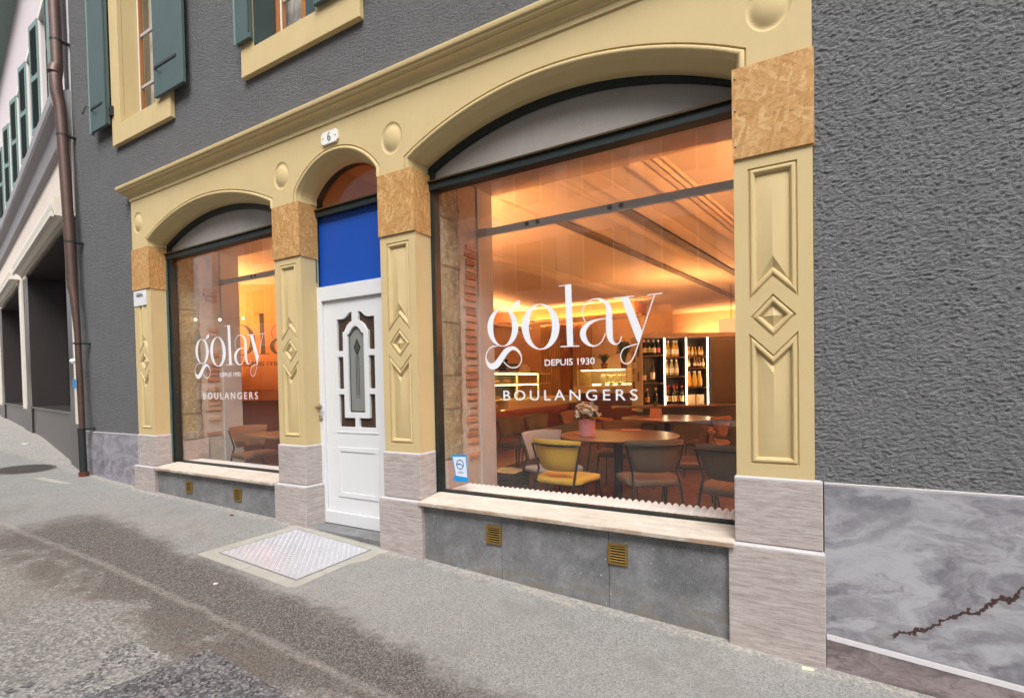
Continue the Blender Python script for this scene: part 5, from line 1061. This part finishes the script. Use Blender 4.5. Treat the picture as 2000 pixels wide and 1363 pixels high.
for y, z, w, hh, mt in ((.12, 1.80, .10, .22, 'dark_panel'), (.28, 1.55, .14, .10, 'paper'), (.14, 1.35, .08, .16, 'dark_panel'), (.36, 1.7, .12, .18, 'brown_wood'), (.40, 1.2, .1, .14, 'dark_panel'), (.16, 1.05, .16, .12, 'menu'), (.42, 1.45, .09, .09, 'brown_wood')): obj('poster', MB().box(-.026, -.021, y, y+w, z-hh/2, z+hh/2), mt, cb)
cb_m = Matrix.Translation((-2.28, 5.50, FZ)) @ Matrix.Rotation(CA, 4, 'Z')
def bottle(p, base, top, body, lab, cap, label, group, fat=1.0, kind='wine', dy=.10):
    h_ = (base-top)*.001717; r_ = min(.040, h_*.125)*fat; x = px_(p); z = pz_(base)+.001
    t = thing('bottle', label, 'bottle', cb_m @ Vector((x, dy, z)), CA, group)
    if kind == 'wine': pr = [(r_*.92, 0), (r_, .006), (r_, h_*.58), (r_*.85, h_*.66), (r_*.36, h_*.76), (r_*.34, h_*.96), (r_*.4, h_*.97), (r_*.4, h_)]
    elif kind == 'beer': pr = [(r_*.92, 0), (r_, .006), (r_, h_*.50), (r_*.8, h_*.62), (r_*.42, h_*.78), (r_*.38, h_*.95), (r_*.42, h_)]
    else: pr = [(r_*.9, 0), (r_, .006), (r_, h_*.45), (r_*.55, h_*.80), (r_*.42, h_*.92), (r_*.46, h_)]
    obj('body', MB().lathe(pr, 12), body, t, smooth=50)
    if lab: obj('paper_label', MB().rings([[(1.02*r_*math.cos(a), 1.02*r_*math.sin(a), z_) for a in [math.pi+math.pi*k/10 for k in range(11)]] for z_ in (h_*.14, h_*.44)], False), lab, t, smooth=True)
    if cap: obj('cap', MB().lathe([(r_*.46, h_*.86), (r_*.46, h_*1.005)], 10), cap, t)
g0 = 'bottles in the lit cabinet'
for i, (p, l, n) in enumerate(((415, 'l_cream', 'cream'), (458, 'l_green', 'green'), (510, 'l_white', 'white'), (558, 'l_red', 'red'))): bottle(p, 658, 512, 'b_black', l, 'cap_white', 'black bottle with %s label on the top shelf of the left bay' % n, g0, 1.25, 'beer')
bottle(412, 935, 765, 'b_green', 'l_cream', None, 'dark wine bottle with cream label at the left of the middle shelf, left bay', g0); bottle(497, 935, 705, 'b_black', 'l_white', None, 'tall dark wine bottle with white label, left bay middle shelf', g0)
bottle(440, 1152, 992, 'b_black', 'cap_gold', 'cap_gold', 'dark sparkling bottle with gold trim low in the left bay, left one', g0, 1.2); bottle(525, 1152, 988, 'b_black', None, 'cap_gold', 'dark sparkling bottle without label low in the left bay, right one', g0, 1.2)
for i, p in enumerate((628, 668, 712, 750)): bottle(p, 678, 520, 'b_gold', 'l_white', 'cap_white', 'amber bottle with white label, %s on the top shelf of the middle bay' % ('leftmost', 'second', 'third', 'rightmost')[i], g0, 1.1, 'beer', .09+.05*(i % 2))
for i, p in enumerate((637, 690, 738)): bottle(p, 866, 708, 'b_clear', 'l_cream', 'cap_white', 'pale bottle with cream label, %s on the second shelf of the middle bay' % ('left', 'middle', 'right')[i], g0, 1.1, 'beer')
for i, p in enumerate((628, 662, 705, 745, 786)): bottle(p, 1152, 966, 'b_black', 'l_cream', 'cap_red', 'red capped wine bottle, %s on the bottom of the middle bay' % ('first from left', 'second from left', 'middle one', 'second from right', 'last on the right')[i], g0, 1., 'wine', .07+.05*(i % 2))
for i, p in enumerate((842, 868, 895, 932, 964, 998)): bottle(p, 676, 588, 'b_gold', 'l_cream', 'cap_gold', 'small gold bottle in the top row of the right bay, %s' % ('leftmost', 'second from left', 'third from left', 'third from right', 'second from right', 'rightmost')[i], 'small gold bottles, top row of the right bay', 1.25, 'beer', .06+.03*(i % 2))
for i, p in enumerate((858, 915, 940, 968, 1000)): bottle(p, 788, 702, 'b_gold' if i in (0, 4) else 'b_amber', 'l_white', 'cap_gold', ('small bright gold bottle at the left end of the second shelf, right bay', 'small amber bottle on the second shelf of the right bay, left of three', 'small amber bottle on the second shelf of the right bay, middle of three', 'small amber bottle on the second shelf of the right bay, right of three', 'small bright gold bottle at the right end of the second shelf, right bay')[i], 'small bottles on the second shelf, right bay', 1.25, 'beer', .06)
for i, p in enumerate((864, 922, 972)): bottle(p, 980, 828, 'b_orange' if i == 0 else 'b_gold', None, 'cap_white', ('orange juice bottle at the left of the third shelf, right bay', 'golden juice bottle in the middle of the third shelf, right bay', 'golden juice bottle at the right of the third shelf, right bay')[i], g0, 1.5, 'juice')
for i, p in enumerate((882, 972)):
    o = obj('gift_box', MB().box(-.068, .068, -.05, .05, 0, .165).box(-.03, .03, -.052, -.0505, .03, .12), 'l_cream', loc=cb_m @ Vector((px_(p), .12, Z0+.001)), bevel=.002); o.rotation_euler.z = CA; tag(o, 'pale green gift carton low in the right bay, %s one' % ('left', 'right')[i], 'carton')

# ------------------------------------------------------------------ granite shop next door
nb = thing('neighbour_building', 'lilac house with green louvred shutters above a brown granite shopfront', 'building', (-8.44, .02, -1.10), -math.atan2(.196, .981))
def nbx(n, s0, s1, o0, o1, z0, z1, mat, parent=None, bev=0):
    """s metres along the front from the corner, o metres out from the front, z world height"""
    return obj(n, MB().box(-s1, -s0, -o1, -o0, z0+1.1, z1+1.1), mat, parent or nb, bevel=bev)
def poly_s(n, pts, o0, o1, mat, parent=None): return obj(n, MB().prism([(-s, z+1.1) for s, z in pts], -o1, -o0), mat, parent or nb)
H = lambda a, b, c, d: [(a, c), (b, c), (b, d), (a, d)]
NW = [(1.9+1.62*k, 4.30, 6.05) for k in range(9)]
def negs(l): return [(-s, z+1.1) for s, z in l]
obj('upper_wall', MB().prism([negs(H(-.01, 20, 3.9, 8.2))]+[negs(H(s-.38, s+.38, a, b)) for s, a, b in NW], 0, .4), 'pinkwall', nb)
nbx('lower_wall', -.01, 20, -.4, 0, 2.35, 3.9, 'creamwall')
c = MB(); pr = [(0, 3.42), (.07, 3.45), (.10, 3.68), (.18, 3.74), (.20, 3.78), (.20, 3.92), (.16, 3.96), (0, 4.02)]
c.rings([[(-s, -o, z+1.1) for o, z in pr] for s in (-.02, 18)], True, True, True); obj('string_course', c, 'cornice_grey', nb)
g = MB(); pr = [(0, 7.85), (.22, 7.9), (.28, 7.95), (.28, 8.15), (0, 8.3)]; g.rings([[(-s, -o, z+1.1) for o, z in pr] for s in (-.02, 18)], True, True, True); obj('eaves', g, 'shutter_pale', nb)
obj('gutter', MB().tube([(.05, -.34, 9.02), (-18, -.34, 9.02)], .075, 10), 'rail', nb)
# piers and shop openings
gs = lambda s: gz(-8.44-.981*s)
def granite_pier(a, b, zt, plinth_out=.035):
    p = nbx('granite_pier', a, b, -.55, .02, -.30, zt, 'granite'); poly_s('plinth_stone', [(a-.01, gs(a)-.15), (b+.01, gs(b)-.15), (b+.01, -.295), (a-.01, -.295)], -.5, plinth_out, 'granite', p); return p
for a, b in ((-.01, .70), (5.05, 6.35), (11., 12.2), (17, 20)): granite_pier(a, b, 2.345)
for a, b in ((.70, 5.05), (6.35, 11.), (12.2, 17.)):
    poly_s('stall_riser', [(a, gs(a)-.15), (b, gs(b)-.15), (b, -.335), (a, -.335)], -.35, .0, 'granite_l'); nbx('stall_sill', a, b, -.62, .03, -.333, -.298, 'granite', bev=.003)
    sw = nbx('shop_pane', a+.05, b-.05, -.585, -.575, -.28, 2.3, 'glass_dark'); obj('shop_frame', MB().prism([negs(H(a, b, -.297, 2.34)), negs(H(a+.06, b-.06, -.24, 2.28)), ], .55, .60), 'black_metal', sw)
    nbx('shop_soffit', a, b, -.6, .0, 2.30, 2.349, 'granite'); nbx('shop_back', a, b, -1.2, -1.15, -.6, 2.35, 'dark_in'); nbx('display_cube', b-2.6, b-.06, -.80, -.75, -.54, 2.2, 'cornice_grey', sw); nbx('shop_floor', a, b, -1.15, -.61, -.6, -.55, 'dark_in'); nbx('shop_side', a, a+.03, -1.15, -.61, -.55, 2.3, 'dark_in')
for a, b in ((-.005, .10), (5.75, 6.25), (11.6, 12.1)): nbx('cream_post', a, b, .022, .055, -.36 if a > 0 else -.45, 2.35, 'post_white', bev=.004)
for k, (a, b) in enumerate(((.25, 5.5), (6.0, 11.2), (11.7, 16.5))):
    aw = MB(); pr = [(.03, 2.36), (.03, 2.60), (.06, 2.65), (.13, 2.66), (.19, 2.60), (.205, 2.54), (.18, 2.44), (.11, 2.39)]
    aw.rings([[(-s, -o, z+1.1) for o, z in pr] for s in (a, b)], True, True, True); w = obj('awning_case', aw, 'awning', nb, smooth=35)
    nbx('valance', a+.05, b-.05, .17, .21, 2.375, 2.432, 'post_white', w, .003); nbx('awning_arm', a+.1, b-.1, .06, .09, 2.32, 2.358, 'awning', w); nbx('awning_bracket', a-.03, a-.002, .02, .18, 2.38, 2.63, 'post_white', w)
# upper windows with louvred shutters swung out
first = None
def louvred(s, hinge, ang):
    """shutter leaf hinged at distance s, opened by ang from the wall"""
    par = bpy.data.objects
    m = MB(); w, h0, h1 = .40, 4.28+1.1, 6.07+1.1
    m.box(0, .045, -.018, .018, h0, h1).box(w-.045, w, -.018, .018, h0, h1).box(.046, w-.046, -.017, .017, h0, h0+.09).box(.046, w-.046, -.017, .017, h1-.09, h1).box(.046, w-.046, -.017, .017, (h0+h1)/2-.04, (h0+h1)/2+.04)
    sh = obj('shutter', m, 'shutter_pale', nb); sh.location = (-s, -.03, 0); sh.rotation_euler.z = ang
    lv = MB(); z = h0+.1
    while z < h1-.12:
        if abs(z-(h0+h1)/2) > .06: lv.add([(.047, -.016, z), (w-.047, -.016, z), (w-.047, .014, z+.034), (.047, .014, z+.034), (.047, -.012, z-.004), (w-.047, -.012, z-.004), (w-.047, .018, z+.030), (.047, .018, z+.030)], [(0, 1, 2, 3), (4, 7, 6, 5), (0, 4, 5, 1), (2, 6, 7, 3)])
        z += .045
    stuff(obj('louvres', lv, 'shutter_dark', sh))
for s, a, b in NW:
    f = obj('window', MB().prism([negs(H(s-.47, s+.47, a-.12, b+.1)), negs(H(s-.38, s+.38, a, b))], -.03, -.001), 'white_mat', nb); nbx('pane', s-.38, s+.38, -.2, -.18, a, b, 'opp_dark', f); nbx('window_bar', s-.02, s+.02, -.178, -.14, a, b, 'white_mat', f)
    louvred(s-.40, 1, R(-4)); louvred(s+.40, -1, R(180+9))
# rooftop of the house beyond
fb = thing('far_house', 'pale house with a dark roof at the top left edge of the view', 'building', (-32, 6.5, -.4), R(-14)); obj('wall', MB().box(-6, 5, 0, 8, 0, 16), 'pinkwall', fb); obj('eaves', MB().box(-6.2, 5.2, -.6, 8, 16, 16.4), 'shutter_pale', fb); obj('roof', MB().add([(-6.2, -.7, 16.41), (5.2, -.7, 16.41), (5.2, 4, 19), (-6.2, 4, 19), (-6.2, 8.4, 16.41), (5.2, 8.4, 16.41)], [(0, 1, 2, 3), (3, 2, 5, 4), (0, 3, 4), (1, 5, 2)]), 'dark_in', fb)
for k in range(4):
    for j in range(3): obj('window', MB().box(-5+k*2.6, -4+k*2.6, -.02, .02, 3+4*j, 5+4*j), 'opp_dark', fb)

# ------------------------------------------------------------------ houses across the street (seen only as reflections in the glass)
ob = thing('opposite_house', 'pale house across the street, mirrored faintly in the shop glass', 'building', (-7, -12, -1.2))
holes = []
for j in range(3):
    for k in range(13): holes.append((-16+2.5*k, 4.3+2.9*j))
obj('wall', MB().add([(-20, 0, 3.4), (20, 0, 3.4), (20, -.4, 3.4), (-20, -.4, 3.4), (-20, 0, 12.5), (20, 0, 12.5), (20, -.4, 12.5), (-20, -.4, 12.5)], [(0, 3, 2, 1), (4, 5, 6, 7), (0, 1, 5, 4), (2, 3, 7, 6)]), 'opp', ob)
obj('ground_floor', MB().box(-20, 20, -.4, .02, 0, 3.2), 'opp_sign', ob); obj('sign_band', MB().box(-20, 20, -.4, .30, 3.2, 3.398), 'opp', ob)
for k in range(9): obj('shop_opening', MB().box(-19+4.3*k, -16+4.3*k, .021, .05, .5, 2.3), 'opp_dark', ob)
f0 = None
for x, z in holes:
    if f0 is None:
        f0 = obj('window', MB().box(-.5, .5, .01, .04, 0, 1.7), 'opp_dark', ob, loc=(x, 0, z)); q = obj('shutter', MB().box(-1.02, -.54, .005, .06, 0, 1.7).box(.54, 1.02, .005, .06, 0, 1.7), 'opp_shutter', f0); w_ = f0
        obj('window_surround', MB().prism([[(-.53, -.12), (.53, -.12), (.53, 1.8), (-.53, 1.8)], [(-.48, .03), (.48, .03), (.48, 1.67), (-.48, 1.67)]], .0405, .07), 'white_mat', f0); bpy.context.view_layer.update(); KIDS[f0.name] = list(f0.children)
    else: w_ = copy_tree(f0, ob); w_.location = (x, 0, z)
tx = text_mb('ETE', .25, 1.45, 2.50, .36, 0, .01, 1.5, flipx=False); tx.v = [(-x, .03, z) for x, y, z in tx.v]; obj('sign_lettering', tx, 'opp_dark', ob)
print('TRIS', sum(len(o.data.polygons) for o in bpy.data.objects if o.type == 'MESH'), 'OBJ', len(bpy.data.objects))
